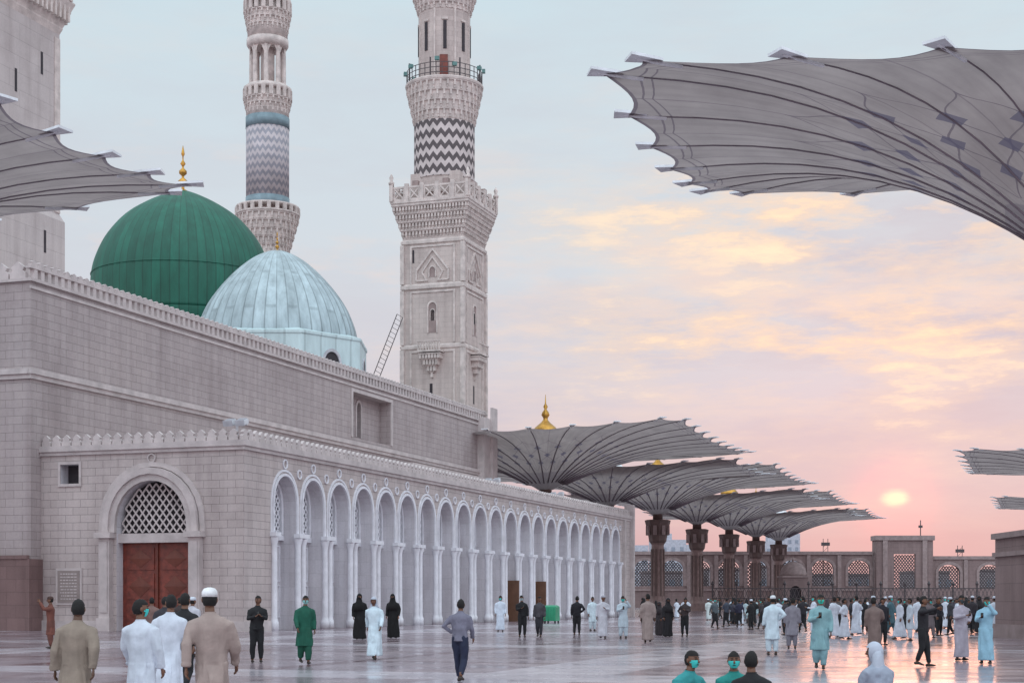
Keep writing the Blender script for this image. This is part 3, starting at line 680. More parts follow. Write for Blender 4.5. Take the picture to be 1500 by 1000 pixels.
# ================================================================= DOMES
def finial(mb,z,s,m=0):
    mb.lathe([(.5*s,z-.2),(.35*s,z+.2*s),(.12*s,z+.35*s),(.12*s,z+.5*s),(.4*s,z+.75*s),(.42*s,z+.95*s),(.1*s,z+1.25*s),(.1*s,z+1.4*s),(.32*s,z+1.6*s),(.32*s,z+1.8*s),(.08*s,z+2.05*s),(.08*s,z+2.2*s),(.22*s,z+2.4*s),(.06*s,z+2.7*s),(.05*s,z+3.0*s),(.15*s,z+3.2*s),(.02*s,z+3.9*s)],n=14,m=m)
def smooth_profile(pts,k=5):
    out=[]
    P_=[pts[0]]+list(pts)+[pts[-1]]
    for i in range(1,len(P_)-2):
        for j in range(k):
            t=j/k; q=[]
            for d in (0,1):
                a,b,c_,e=P_[i-1][d],P_[i][d],P_[i+1][d],P_[i+2][d]
                q.append(.5*((2*b)+(c_-a)*t+(2*a-5*b+4*c_-e)*t*t+(3*b-a-3*c_+e)*t**3))
            out.append((max(q[0],.02),q[1]))
    out.append(pts[-1]); return out
Y=145; g=empty('green_dome',(bx(268,Y),Y,0)); mb=MB()
r=8.2
mb.lathe([(r*.97,20),(r*.97,26.0),(r*1.0,26.3),(r*1.0,27.4)],n=64,m=0,cap=False)
prg=smooth_profile([(r*.985,27.4),(r*1.0,29.5),(r*.995,31.3),(r*.945,33.0),(r*.83,34.9),(r*.645,36.7),(r*.42,38.0),(r*.19,38.95),(.05,39.5)])
mb.lathe(prg,n=128,m=0,mod=lambda i:1.008 if i%2==0 else 1)
mb.lathe([(r*1.005,31.25),(r*1.012,31.3),(r*1.005,31.35)],n=64,m=0,cap=False)
mb.obj('dome_shell',[m_gdome],g)
mb=MB(); finial(mb,39.2,1.12); mb.obj('finial',[m_gold],g)
mb=MB()
for i in range(12):
    a=2*math.pi*i/12; mb.obox(((r*.97+.05)*math.cos(a),(r*.97+.05)*math.sin(a)),a,.5,.12,23.5,25.6,0)
mb.obj('drum_windows',[m_dark],g)
Y=130; g=empty('silver_dome',(bx(406,Y),Y,0)); mb=MB()
r=6.35
prs=smooth_profile([(r*1.03,22.7),(r*1.03,23.3),(r*.99,24.3),(r*.89,25.8),(r*.73,27.3),(r*.53,28.7),(r*.33,29.75),(r*.15,30.35),(.05,30.6)])
mb.lathe(prs,n=176,m=0,mod=lambda i:1.014 if i%4==0 else 1.0)
mb.obj('dome_shell',[m_sdome],g)
mb=MB(); mb.lathe([(7.7,18.5),(7.7,22.5),(7.8,22.6),(7.8,22.8),(6.5,23.2)],n=8,m=0,ph=.4,sm=False)
mb.obj('drum',[mat_dome('silver_drum_sheet',(.58,.72,.74),30,.5,.1,0,.75,.2)],g)
mb=MB()
for i in range(8):
    a=.4+math.pi/8+2*math.pi*i/8; rr=7.7*math.cos(math.pi/8)
    R=Matrix.Translation((rr*math.cos(a),rr*math.sin(a),0))@Matrix.Rotation(a+math.pi/2,4,'Z')
    mb.X=R
    arch_band(mb,lambda a_,z,d:(a_,d*-1,z),0,.75,.95,20.5,21.4,21.65,19.5,-.12,0)
    vs=[(x,-.02,z) for x,z in [(-.75,19.5)]+arch_pts(0,.75,20.5,21.4)+[(.75,19.5)]]
    mb.add(vs,[tuple(range(len(vs)))],1)
    mb.add([(x,.02,z) for x,_,z in vs],[tuple(range(len(vs)))],1)
mb.X=None
mb.obj('drum_windows',[m_grey,m_dark],g)
mb=MB(); finial(mb,30.5,.42); mb.obj('finial',[m_gold],g)
# ================================================================= MINARETS
def niche(mb,half,a,z0,z1,hw,mt,md,proud=.1):
    for k in range(4):
        R=Matrix.Rotation(k*math.pi/2,4,'Z'); mb.X=R
        Pn=lambda a_,z,d:(-half+d,a_,z)
        sp_=z1-hw*1.2
        arch_band(mb,Pn,a,hw,hw*1.35,sp_,z1,z1+hw*.45,z0,proud,mt)
        vs=[Pn(x,z,-.012) for x,z in [(a-hw,z0)]+arch_pts(a,hw,sp_,z1)+[(a+hw,z0)]]
        mb.add(vs,[tuple(range(len(vs)))],md)
    mb.X=None
X=bx(651,158); mn=empty('square_base_minaret',(X,158,0),ANG)
mb=MB(); h=3.2
mb.sq([(h,0),(h,37.6)],0)
mb.sq([(h-.6,37.6),(h-.6,44)],0)
mb.lathe([(3.0,42),(3.0,43.6)],n=16,m=0,sm=False); mb.lathe([(3.06,49.2),(3.06,50)],n=16,m=0,sm=False)
mb.lathe([(2.6,50),(2.6,61.5)],n=16,m=0,sm=False)
mb.obj('shaft',[m_minstone],mn)
mb=MB(); mb.lathe([(3.05,43.6),(3.05,49.2)],n=32,m=0,sm=False); mb.obj('chevron_band',[m_chev1],mn)
mb=MB()
for z,w,d in((26.5,.12,.25),(32.4,.18,.35),(36.9,.15,.25)): mb.sq([(h+.02,z-.1),(h+w,z),(h+w,z+d),(h+.02,z+d+.15)],0)
for sx in(-1,1):
    for sy in(-1,1):
        mb.box(sx*h-.22,sx*h+.22,sy*h-.22,sy*h+.22,0,26.4,0); mb.box(sx*h-.2,sx*h+.2,sy*h-.2,sy*h+.2,26.9,32.3,0); mb.box(sx*h-.2,sx*h+.2,sy*h-.2,sy*h+.2,32.9,36.8,0)
for k in range(4):
    mb.X=Matrix.Rotation(k*math.pi/2,4,'Z'); Pn=lambda a_,z,d:(-h+d,a_,z)
    for z0,z1 in((8,26.3),(27,32.2),(32.9,36.7)):
        for s in(-1,1): pbox(mb,Pn,s*2.3-.1,s*2.3+.1,z0,z1,-.09,0,0)
        pbox(mb,Pn,-2.2,2.2,z1-.2,z1,-.09,0,0)
    for s in(-1,1):
        mb.bar(Pn(s*1.7,34.2,-.05),Pn(0,36.3,-.05),.14,0); mb.bar(Pn(s*1.1,34.0,-.05),Pn(0,35.5,-.05),.10,0)
        mb.bar(Pn(s*1.7,34.2,-.05),Pn(s*1.7,33.2,-.05),.12,0); mb.bar(Pn(s*1.7,33.2,-.05),Pn(s*.5,33.2,-.05),.10,0)
        mb.bar(Pn(s*1.1,34.0,-.05),Pn(s*.6,33.2,-.05),.09,0)
    for j,(w,z0,z1,d) in enumerate(((.25,23.6,24.2,.25),(.55,24.2,24.8,.45),(.85,24.8,25.4,.7),(1.15,25.4,25.9,.95))):
        for t in range(-3,4):
            if abs(t*.32)<=w: pbox(mb,Pn,t*.32-.12,t*.32+.12,z0,z1,-d,0,0)
        pbox(mb,Pn,-w,w,z1-.12,z1,-d-.05,0,0)
    pbox(mb,Pn,-1.25,1.25,26.0,26.2,-1.1,-.002,0)
    for t in range(-4,5): pbox(mb,Pn,t*.28-.06,t*.28+.06,26.2,27.0,-1.08,-.98,0)
    pbox(mb,Pn,-1.25,1.25,27.0,27.12,-1.12,-.94,0)
mb.X=None
niche(mb,h,0,28.0,31.0,.42,0,3)
niche(mb,h,0,29.2,30.3,.22,0,1,.02)
niche(mb,h,0,33.5,34.5,.3,0,3)
for k in range(4):
    mb.X=Matrix.Rotation(k*math.pi/2,4,'Z')
    mb.box(-h-.02,-h+.3,.0,.3,21.2,23.0,1); mb.box(-h-.02,-h+.3,1.95,2.15,35.0,36.3,1); mb.box(-h-.02,-h+.3,.0,.3,12,14,1)
mb.X=None
for j in range(4):
    z0=37.6+j*.78; hh2=h+.1+.22*j
    mb.sq([(hh2,z0+.5),(hh2+.12,z0+.6),(hh2+.12,z0+.78)],0)
    mb.sq([(hh2-.18,z0),(hh2-.18,z0+.5)],0)
    k=18+j*2
    for side in range(4):
        mb.X=Matrix.Rotation(side*math.pi/2,4,'Z')
        for t in range(k):
            a=-hh2+(t+.5)*2*hh2/k; mb.box(-hh2-.06,-hh2+.2,a-.09,a+.09,z0+.15,z0+.5,0); mb.box(-hh2+.02,-hh2+.2,a-.05,a+.05,z0-.05,z0+.15,0)
        mb.X=None
hb=4.05
mb.sq([(hb,40.72),(hb+.1,40.8),(hb+.1,41.0)],0)
for side in range(4):
    mb.X=Matrix.Rotation(side*math.pi/2,4,'Z')
    for t in range(6):
        a=-hb+t*2*hb/5; mb.box(-hb-.08,-hb+.2,a-.2,a+.2,41,42.7,0)
    for t in range(5):
        a=-hb+(t+.5)*2*hb/5
        mb.box(-hb,-hb+.12,a-.6,a-.45,41,42.3,0);mb.box(-hb,-hb+.12,a+.45,a+.6,41,42.3,0);mb.box(-hb,-hb+.12,a-.45,a+.45,41,41.25,0)
        mb.bar((-hb+.06,a-.45,41.25),(-hb+.06,a+.45,42.2),.09,0); mb.bar((-hb+.06,a+.45,41.25),(-hb+.06,a-.45,42.2),.09,0)
    mb.box(-hb-.02,-hb+.14,-hb,hb,42.25,42.45,0)
    for t in (-1,1):
        mb.box(-hb+.2,-hb+.7,t*1.6-.3,t*1.6+.3,42.5,43.0,3)
    mb.X=None
for sx in(-1,1):
    for sy in(-1,1): mb.lathe([(.25,42.7),(.3,42.9),(.12,43.1),(.22,43.4),(.03,43.8)],sx*hb,sy*hb,10,0)
def corb(z0,z1,r0,r1,n,rows):
    for j in range(rows):
        za=z0+(z1-z0)*j/rows; zb=z0+(z1-z0)*(j+1)/rows; rr=r0+(r1-r0)*(j+1)/rows
        mb.lathe([(rr-.20,za),(rr-.18,zb-.2),(rr-.05,zb-.12),(rr,zb-.1),(rr,zb)],n=32,m=0,sm=False)
        mb.ring(rr-.13,za+(zb-za)*.35,zb-.1,n,.09,.11,0,ph=(j%2)*math.pi/n)
        mb.ring(rr-.17,za+.03,za+(zb-za)*.35,n,.05,.08,0,ph=(j%2)*math.pi/n)
corb(49.3,52.9,3.05,3.85,34,4)
mb.lathe([(3.9,52.9),(3.95,53.1),(3.9,53.2)],n=32,m=0,sm=False)
corb(60.3,62.3,2.6,3.25,28,3)
mb.lathe([(3.2,62.3),(3.2,62.5)],n=24,m=0); mb.lathe([(2.0,62.5),(2.0,70),(2.4,71),(.1,77)],n=16,m=0)
for i in range(8):
    a=2*math.pi*(i+.5)/8; c_=(2.6*math.cos(a),2.6*math.sin(a))
    mb.obox(c_,a,.17,.06,56.2,59.0,1)
    mb.obox((2.62*math.cos(a),2.62*math.sin(a)),a,.30,.05,59.1,59.3,0)
    mb.obox(((2.60)*math.cos(a+.39),(2.60)*math.sin(a+.39)),a+.39,.08,.08,53.2,60.3,0)
a=math.pi+.35; mb.obox((2.55*math.cos(a),2.55*math.sin(a)),a,.4,.12,53.2,55.6,2)
mb.obj('carving',[m_mintrim,m_dark,m_wood,mat_plain('niche_shade_stone',(.33,.25,.24),.8)],mn)
mb=MB(); mb.ring(3.8,53.2,54.5,40,.03,.03,0)
for z in(53.5,54.0,54.5): mb.lathe([(3.82,z-.04),(3.82,z+.04)],n=24,m=0,cap=False)
mb.ring(3.8,53.2,55.0,8,.06,.06,0)
for i in range(10):
    a=2*math.pi*(i+.3*(i%2))/10; c_=(3.95*math.cos(a),3.95*math.sin(a)); mb.obox(c_,a,.22,.16,54.1+.25*(i%3),54.45+.25*(i%3),1)
mb.obj('gallery_railing',[m_iron,mat_plain('teal_floodlight',(.10,.22,.21),.4)],mn)
mn=empty('round_minaret',(bx(392,170),170,0),ANG); mb=MB()
zf=lambda y:1.68+(878-y)*.0739
mb.lathe([(2.7,0),(2.7,30),(2.3,31),(2.3,zf(305)),],n=32,m=0); mb.lathe([(2.3,zf(180)),(2.3,zf(128))],n=32,m=0); mb.lathe([(.75,zf(130)),(.75,zf(50))],n=16,m=0)
mb.lathe([(2.15,zf(60)),(2.15,zf(10)),(2.0,zf(10)),(2.0,75),(1.2,78),(.05,84)],n=24,m=0)
corb(zf(375),zf(318),2.2,3.4,30,5)
mb.lathe([(3.45,zf(318)),(3.5,zf(315))],n=24,m=0); mb.ring(3.4,zf(315),zf(306),24,.2,.1,0); mb.lathe([(3.42,zf(307)),(3.42,zf(304))],n=24,m=0)
corb(zf(172),zf(148),2.2,2.6,26,3); mb.ring(2.55,zf(148),zf(134),20,.22,.1,0); mb.lathe([(2.6,zf(136)),(2.6,zf(131))],n=24,m=0)
for i in range(8):
    a=2*math.pi*(i+.5)/8; mb.lathe([(.34,zf(131)),(.27,zf(125)),(.24,zf(75)),(.34,zf(68))],1.72*math.cos(a),1.72*math.sin(a),10,0)
mb.lathe([(2.05,zf(72)),(2.25,zf(68)),(2.25,zf(60))],n=24,m=0)
for i in range(8):
    a0=2*math.pi*(i+.5)/8;a1=2*math.pi*(i+1.5)/8
    for j in range(6):
        t,tt=j/6,(j+1)/6
        aa,ab=a0+(a1-a0)*t,a0+(a1-a0)*tt
        ha=zf(92)+math.sin(math.pi*t)*1.5; hb_=zf(92)+math.sin(math.pi*tt)*1.5
        mb.add([(1.85*math.cos(aa),1.85*math.sin(aa),ha),(1.85*math.cos(ab),1.85*math.sin(ab),hb_),(1.85*math.cos(ab),1.85*math.sin(ab),zf(68)),(1.85*math.cos(aa),1.85*math.sin(aa),zf(68))],[(0,1,2,3)],0)
corb(zf(50),zf(22),2.15,2.55,26,3); mb.ring(2.5,zf(22),zf(6),20,.22,.1,0); mb.lathe([(2.55,zf(8)),(2.55,zf(2))],n=24,m=0)
mb.obj('shaft_and_galleries',[m_mintrim],mn)
mb=MB(); mb.lathe([(2.32,zf(291)),(2.32,zf(190))],n=32,m=0); mb.obj('chevron_band',[m_chev2],mn)
mb=MB(); mb.lathe([(2.36,zf(306)),(2.36,zf(291))],n=32,m=0); mb.lathe([(2.36,zf(190)),(2.36,zf(174))],n=32,m=0); mb.obj('blue_bands',[m_blue],mn)
mn=empty('square_minaret_tower',(-36.2,105,0),ANG); mb=MB()
mb.sq([(4.35,0),(4.35,27.5),(4.1,28.0),(4.1,40.3)],0); mb.sq([(3.9,43.4),(3.9,60)],0); mb.obj('shaft',[mat_masonry('tower_smooth_stone',(.56,.50,.49),2.2,1.1,.78,.016,.06)],mn)
mb=MB()
for j in range(4): mb.sq([(4.05+.2*j,40.2+j*.6),(4.25+.2*j,40.7+j*.6),(4.25+.2*j,40.8+j*.6)],0)
for k in range(4):
    mb.X=Matrix.Rotation(k*math.pi/2,4,'Z')
    for t in range(18):
        a=-4.3+t*.5; mb.box(-4.75,-4.2,a-.1,a+.1,41.2,42.3,0); mb.box(-4.95,-4.75,a-.14,a+.14,42.6,43.8,0)
    mb.box(-4.16,-4.1,-4.1,-3.5,28.1,40,0); mb.box(-4.16,-4.1,3.5,4.1,28.1,40,0)
    for a,z in((-2.2,37),(0.6,35),(-2.2,25)): mb.box(-4.38 if z<28 else -4.13,-3.9,a,a+.22,z,z+1.5,1)
mb.X=None; mb.obj('cornice_and_slits',[m_mintrim,m_dark],mn)
# ================================================================= UMBRELLAS
def umbrella(x,y,hl,hw,zr,zt,nl=6,nw=6,power=2.5,sag=.28,pin=True,flare=.6,rw=.075,near=False):
    e=empty('giant_courtyard_umbrella',(x,y,0),ANG)
    ribs=[]; f=.9
    for i in range(nl): ribs.append((-hl*f+2*hl*f*i/(nl-1),-hw))
    for i in range(nw): ribs.append((hl,-hw*f+2*hw*f*i/(nw-1)))
    for i in range(nl): ribs.append((hl*f-2*hl*f*i/(nl-1),hw))
    for i in range(nw): ribs.append((-hl,hw*f-2*hw*f*i/(nw-1)))
    R=len(ribs); SUB=8; rho=[.045,.07,.1,.14,.19,.25,.32,.40,.49,.58,.67,.76,.85,.92,.96,1.0]
    def zf_(r,a=0,b=0):
        k=min(abs(a)/hl,abs(b)/hw)**2 if r>0 else 1
        return zt+(zr-flare*(1-k)-zt)*(1-(1-r)**power)
    mb=MB(); uv=[]
    n=R*SUB
    for r in rho:
        for i in range(R):
            p=Vector(ribs[i]); q_=Vector(ribs[(i+1)%R]); gap=(q_-p).length
            for k in range(SUB):
                t=k/SUB; d=p.lerp(q_,t); sc_=math.sin(math.pi*t)
                corner=abs(p.x-q_.x)>1e-4 and abs(p.y-q_.y)>1e-4
                cut=(.24 if corner else .17)*gap*sc_/max(d.length,1)
                d2=d*(r*(1-cut*r**3))
                if r<.2:
                    kk=(.2-r)/.155; circ=d.normalized()*(hl+hw)*.5*r*.9; d2=d2.lerp(circ,min(1,kk))
                mb.v.append((d2.x,d2.y,zf_(r,d.x,d.y)-(0 if r<.08 else sag*sc_*r)*(1-r**4*.6)))
                uv.append((i+t,r))
    L_=len(rho)
    for j in range(L_-1):
        for i in range(n):
            k=(i+1)%n; mb.f.append([j*n+i,j*n+k,(j+1)*n+k,(j+1)*n+i]); mb.m.append(0); mb.s.append(True)
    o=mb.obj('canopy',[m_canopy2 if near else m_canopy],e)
    l=o.data.uv_layers.new(name='UVMap')
    for p in o.data.polygons:
        us=[uv[o.data.loops[i].vertex_index] for i in p.loop_indices]
        wrap=max(u[0] for u in us)-min(u[0] for u in us)>R/2
        for i,u in zip(p.loop_indices,us): l.data[i].uv=(u[0]+(R if wrap and u[0]<1 else 0),u[1])
    mb=MB(); ts=1.25 if near else 1.1
    for i,(a,b) in enumerate(ribs):
        pts=[]
        for r in rho[2:]: pts.append(Vector((a*r,b*r,zf_(r,a,b)-.03)))
        v,f_=loft(pts,[rw-rw*.5*k/len(pts) for k in range(len(pts))],5); mb.add(v,f_,0,True)
        d=Vector((a,b,0)).normalized(); s=d.cross(Vector((0,0,1))); T_=Vector((a,b,zf_(1,a,b)))
        v=[T_-d*.5*ts-s*.12*ts,T_-d*.5*ts+s*.12*ts,T_+d*.38*ts+s*.30*ts+Vector((0,0,.04)),T_+d*.38*ts-s*.30*ts+Vector((0,0,.04))]
        v=v+[p+Vector((0,0,.09)) for p in v]
        mb.add(v,[(0,1,2,3),(7,6,5,4),(0,1,5,4),(1,2,6,5),(2,3,7,6),(3,0,4,7)],1)
        mb.bar(T_-d*1.3+Vector((0,0,-.10)),T_+d*.2+Vector((0,0,.03)),.06,1)
    mb.obj('ribs',[m_rib,m_tip],e)
    mb=MB()
    mb.lathe([(1.25,0),(1.25,1.1),(1.1,1.3),(.95,1.6),(.85,zt-3.6),(1.0,zt-3.4)],n=8,m=0,sm=False,ph=.39)
    mb.lathe([(1.0,zt-3.4),(1.2,zt-3.1),(1.25,zt-2.7),(1.45,zt-1.6),(1.7,zt-.7),(1.8,zt-.3),(1.5,zt-.2)],n=8,m=1,sm=False,ph=.39)
    for i in range(8):
        a=math.pi/4*i+math.pi/8+.39; mb.obox((1.5*math.cos(a),1.5*math.sin(a)),a,.24,.12,zt-2.3,zt-1.0,2)
        mb.obox((.90*math.cos(a),.90*math.sin(a)),a,.14,.05,2.2,zt-4.2,1)
    mb.lathe([(.7,zt-.3),(.55,zr-1)],n=12,m=1)
    mb.obj('column',[m_colstone,m_coldark,m_hazetrim],e)
    if pin:
        mb=MB(); z=zr+.3
        mb.lathe([(.5,zt),(.5,z)],n=12,m=0)
        mb.lathe([(2.8,z-.7),(1.9,z+.0),(1.3,z+.6)],n=12,m=0,sm=False)
        mb.lathe([(1.45,z+.6),(1.5,z+.8),(1.1,z+1.3),(.5,z+1.8),(.25,z+2.1),(.25,z+2.3),(.45,z+2.6),(.35,z+2.9),(.12,z+3.2),(.25,z+3.5),(.08,z+3.8),(.02,z+4.8)],n=12,m=1)
        mb.obj('pinnacle',[m_tip,m_gold],e)
for i in range(7):
    Y=167+23.8*i; X=.3435*Y-53.8
    if i%2==0: umbrella(X,Y,18.6,19,18.4,12.8,9,9)
    else: umbrella(X,Y,12.4,18,17.4,12.6,6,9)
umbrella(72.8,183.8,18.6,19,18.3,12.8,8,8,pin=False)
umbrella(101,263,18.6,19,18.3,12.8,8,8,pin=False)
umbrella(19.6,52.5,8.5,15,18.6,12.0,6,7,pin=False,sag=.12,flare=.85,rw=.042,near=True)
umbrella(-29.6,61,8.5,15,18.5,12.4,6,7,pin=False,sag=.12,flare=.6,rw=.042,near=True)
# ================================================================= FAR WALL
fw=empty('arched_boundary_wall',(0,335,0)); mb=MB()
cs=[(px-750)*.1457 for px in (945,985,1025,1068,1108,1160,1205,1258,1390,1450,1520,1580)]
PW=lambda a,z,d:(a,d,z)
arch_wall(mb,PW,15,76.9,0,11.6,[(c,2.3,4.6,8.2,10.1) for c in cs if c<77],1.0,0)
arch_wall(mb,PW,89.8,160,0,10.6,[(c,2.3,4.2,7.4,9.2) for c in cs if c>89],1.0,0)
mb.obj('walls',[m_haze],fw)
mb=MB()
pbox(mb,PW,15,76.9,11.3,12.0,-.3,1.2,0); pbox(mb,PW,89.8,160,10.3,11.0,-.3,1.2,0)
for c in cs:
    if c<77: arch_band(mb,PW,c,2.3,2.9,8.2,10.1,10.7,4.6,.2,0); lattice(mb,PW,c,2.3,4.6,8.2,10.1,.5,.62,.15,1)
    else: arch_band(mb,PW,c,2.3,2.9,7.4,9.2,9.8,4.2,.2,0); lattice(mb,PW,c,2.3,4.2,7.4,9.2,.5,.62,.15,1)
    pbox(mb,PW,c+3.1,c+3.9,0,11.2 if c<77 else 10.2,-.4,-.002,0)
pbox(mb,PW,15,76.9,3.6,4.0,-.25,-.002,0)
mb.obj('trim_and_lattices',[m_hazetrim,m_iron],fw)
gt=empty('stone_gatehouse',(83.3,333,0)); mb=MB()
arch_wall(mb,PW,-6,6,0,14.6,[(0,2.3,4.2,11.4,11.4)],1.2,0)
mb.add([(-6,0,0),(-6,4,0),(-6,4,14.6),(-6,0,14.6)],[(0,1,2,3)],0)
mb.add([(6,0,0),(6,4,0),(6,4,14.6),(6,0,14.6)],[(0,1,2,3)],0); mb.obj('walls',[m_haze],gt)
mb=MB(); pbox(mb,PW,-6.3,6.3,14.3,15.3,-.4,4.2,0); lattice(mb,PW,0,2.3,4.2,11.0,11.4,.5,.62,.15,1)
for s in(-1,1): pbox(mb,PW,s*4.2-.5,s*4.2+.5,0,14.3,-.35,-.002,0)
mb.bar((3.6,1,15),(3.6,1,18.6),.12,1); mb.box(3.2,4.0,.8,1.2,17,17.5,1)
mb.obj('trim_and_lattice',[m_hazetrim,m_iron],gt)
random.seed(3)
x=16.0
m_serv=mat_plain('service_render',(.36,.31,.33),.9)  # haze put into the render colour
while x<170:
    w_=random.uniform(9,17); h_=random.uniform(5.5,9.0)
    e=empty('low_service_building',(x+w_/2,352,0)); mb=MB(); mb.box(-w_/2,w_/2-1.2,0,9,0,h_,0); mb.box(-w_/2-.2,w_/2-1.0,-.3,9.2,h_,h_+.4,2)
    for i in range(int(w_/2.4)):
        for z in (1.2,4.6): 
            if z+1.7<h_: mb.box(-w_/2+1+i*2.4,-w_/2+2.3+i*2.4,-.08,0,z,z+1.7,1)
    mb.obj('walls_and_windows',[m_serv,m_citywin,m_hazetrim],e); x+=w_+random.uniform(0,7)
fe=empty('ornamental_iron_fence',(0,235,0)); mb=MB()
x=30.0
while x<82:
    mb.bar((x,0,0),(x,0,3.9),.14,0); mb.lathe([(.22,3.9),(.25,4.1),(.05,4.5)],x,0,8,0)
    for k in range(6):
        a=x+k*.6
        mb.bar((a,0,.3),(a+.6,0,1.9),.05,0);mb.bar((a+.6,0,.3),(a,0,1.9),.05,0)
        mb.bar((a,0,1.9),(a+.6,0,3.4),.05,0);mb.bar((a+.6,0,1.9),(a,0,3.4),.05,0)
    for z in(.3,1.9,3.4): mb.bar((x,0,z),(x+3.6,0,z),.09,0)
    x+=3.6
mb.obj('fence_panels',[m_iron],fe)
def dome_profile(r,zb,h,bulge=.04,n=20):
    return [(max(r*math.cos(i/n*math.pi/2)*(1+bulge*math.sin(i/n*math.pi)),.03),zb+h*math.sin(i/n*math.pi/2)) for i in range(n+1)]
ki=empty('domed_stone_kiosk',(bx(1162,250),250,0)); mb=MB()
arch_wall(mb,off(PW,0,-2),-2,2,0,5.2,[(0,.9,0,2.8,3.9)],.6,0)
mb.add([(-2,-2,0),(-2,2,0),(-2,2,5.2),(-2,-2,5.2)],[(0,1,2,3)],0); mb.add([(2,-2,0),(2,2,0),(2,2,5.2),(2,-2,5.2)],[(0,1,2,3)],0)
mb.box(-1.9,1.9,-1.4,2,0,5.1,2)
pbox(mb,PW,-2.2,2.2,5.2,5.5,-2.2,2.2,1); mb.lathe(dome_profile(2.1,5.5,2.3,.03,10),n=24,m=1)
mb.lathe([(.15,7.7),(.2,8.0),(.02,8.6)],n=8,m=1)
mb.obj('walls_and_dome',[m_haze,m_hazetrim,m_dark],ki)
pi_=empty('stone_gate_pier',(23.6,68,0)); mb=MB()
mb.box(-1.9,3,-1.5,3,0,.6,1); mb.box(-1.75,3,-1.35,3,.6,3.6,0); mb.box(-1.9,3,-1.5,3,3.6,3.8,1); mb.box(-1.75,3,-1.35,3,3.8,4.4,0); mb.box(-1.95,3,-1.55,3,4.4,4.65,1)
mb.box(-1.6,-1.2,-1.42,-1.35,.9,3.4,1); mb.box(-.9,2.8,-1.42,-1.35,.9,3.4,2)
mb.obj('pier_body',[m_haze,m_hazetrim,m_iron],pi_)
gb=empty('green_waste_bin',(bx(808,112),112,0),ANG); mb=MB()
mb.box(-.5,.5,-.45,.45,.18,1.1,0); mb.lathe([(.66,1.1),(.64,1.2),(.45,1.3)],n=4,ph=math.pi/4,m=0,sm=False)
for i in range(5): mb.box(-.53,-.5,-.42+i*.2,-.35+i*.2,.2,1.05,0)
for sx in(-.38,.38):
    for sy in(-.38,.38): mb.box(sx-.05,sx+.05,sy-.05,sy+.05,0,.18,1)
mb.obj('bin_body',[m_green_metal,m_dark],gb)
for (px0,px1,yt,Yd) in((955,1005,790,620),(1006,1030,797,700),(1118,1150,792,640),(1142,1172,781,720),(900,950,798,560)):
    x0,x1=bx(px0,Yd),bx(px1,Yd); zt_=bz(yt,Yd)
    e=empty('distant_apartment_building',((x0+x1)/2,Yd,0)); mb=MB(); w=(x1-x0)/2
    mb.box(-w,w,0,14,0,zt_,0); mb.box(-w*.5,w*.2,2,8,zt_,zt_+2.5,0)
    nz_=int(zt_/3.3); nx=max(2,int(2*w/3))
    for i in range(nx):
        for j in range(nz_):
            a=-w+(i+.5)*2*w/nx; mb.box(a-.7,a+.7,-.12,.0,1+j*3.3,2.7+j*3.3,1)
    mb.obj('walls_and_windows',[m_city,m_citywin],e)
for px,y0 in((1212,788),(1410,798)):
    e=empty('lattice_mast',(bx(px,335),337,0)); mb=MB()
    zt_=bz(y0,335)
    for s in(-.5,.5): mb.bar((s,0,0),(s,0,zt_),.08,0)
    for k in range(int(zt_)): mb.bar((-.5,0,k),(.5,0,k+1),.05,0)
    mb.box(-.9,.9,-.2,.2,zt_-1.5,zt_-.8,0); mb.obj('mast',[m_iron],e)
# ================================================================= WORLD
w=bpy.data.worlds.new("World"); scene.world=w; w.use_nodes=True; nt=w.node_tree
bg=nt.nodes['Background']
EL=math.radians(3.6); AZ=math.atan(561/2300)
sd=Vector((math.sin(AZ)*math.cos(EL),math.cos(AZ)*math.cos(EL),math.sin(EL)))
sky=N(nt,'ShaderNodeTexSky',sky_type='NISHITA'); sky.sun_disc=False; sky.sun_elevation=EL; sky.sun_rotation=AZ; sky.dust_density=2
tc=N(nt,'ShaderNodeTexCoord').outputs['Generated']
sp=N(nt,'ShaderNodeSeparateXYZ'); nt.links.new(tc,sp.inputs[0]); x_,y_,z_=sp.outputs
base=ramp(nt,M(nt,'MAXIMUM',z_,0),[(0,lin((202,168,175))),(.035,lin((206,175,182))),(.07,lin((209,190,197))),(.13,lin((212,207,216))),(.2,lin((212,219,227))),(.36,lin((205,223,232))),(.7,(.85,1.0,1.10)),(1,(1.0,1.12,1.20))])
def gauss(v,c,s):
    d=M(nt,'DIVIDE',M(nt,'SUBTRACT',v,c),s); return M(nt,'EXPONENT',M(nt,'MULTIPLY',M(nt,'MULTIPLY',d,d),-1))
def warpmap(sc,loc,rot=4):
    mp=N(nt,'ShaderNodeMapping'); mp.inputs['Scale'].default_value=sc; mp.inputs['Location'].default_value=loc; mp.inputs['Rotation'].default_value=(0,math.radians(rot),0); nt.links.new(tc,mp.inputs[0])
    return mp.outputs[0]
front=M(nt,'GREATER_THAN',y_,0)
veil=ramp(nt,noise_n(nt,warpmap((5,5,19),(8,2,5)),1.0,9,.6),[(.42,(0,0,0)),(.62,(.85,.85,.85))])
rv=M(nt,'MULTIPLY',M(nt,'MULTIPLY',gauss(x_,.26,.20),gauss(z_,.15,.12)),front)
c=mixc(nt,M(nt,'MULTIPLY',veil,M(nt,'ADD',.2,M(nt,'MULTIPLY',rv,.65))),base,lin((200,189,199)))
m1=warpmap((11,11,46),(3.1,.7,1.3))
nz=noise_n(nt,m1,1.0,11,.66)
cm=ramp(nt,nz,[(.44,(0,0,0)),(.53,(.5,.5,.5)),(.64,(1,1,1))])
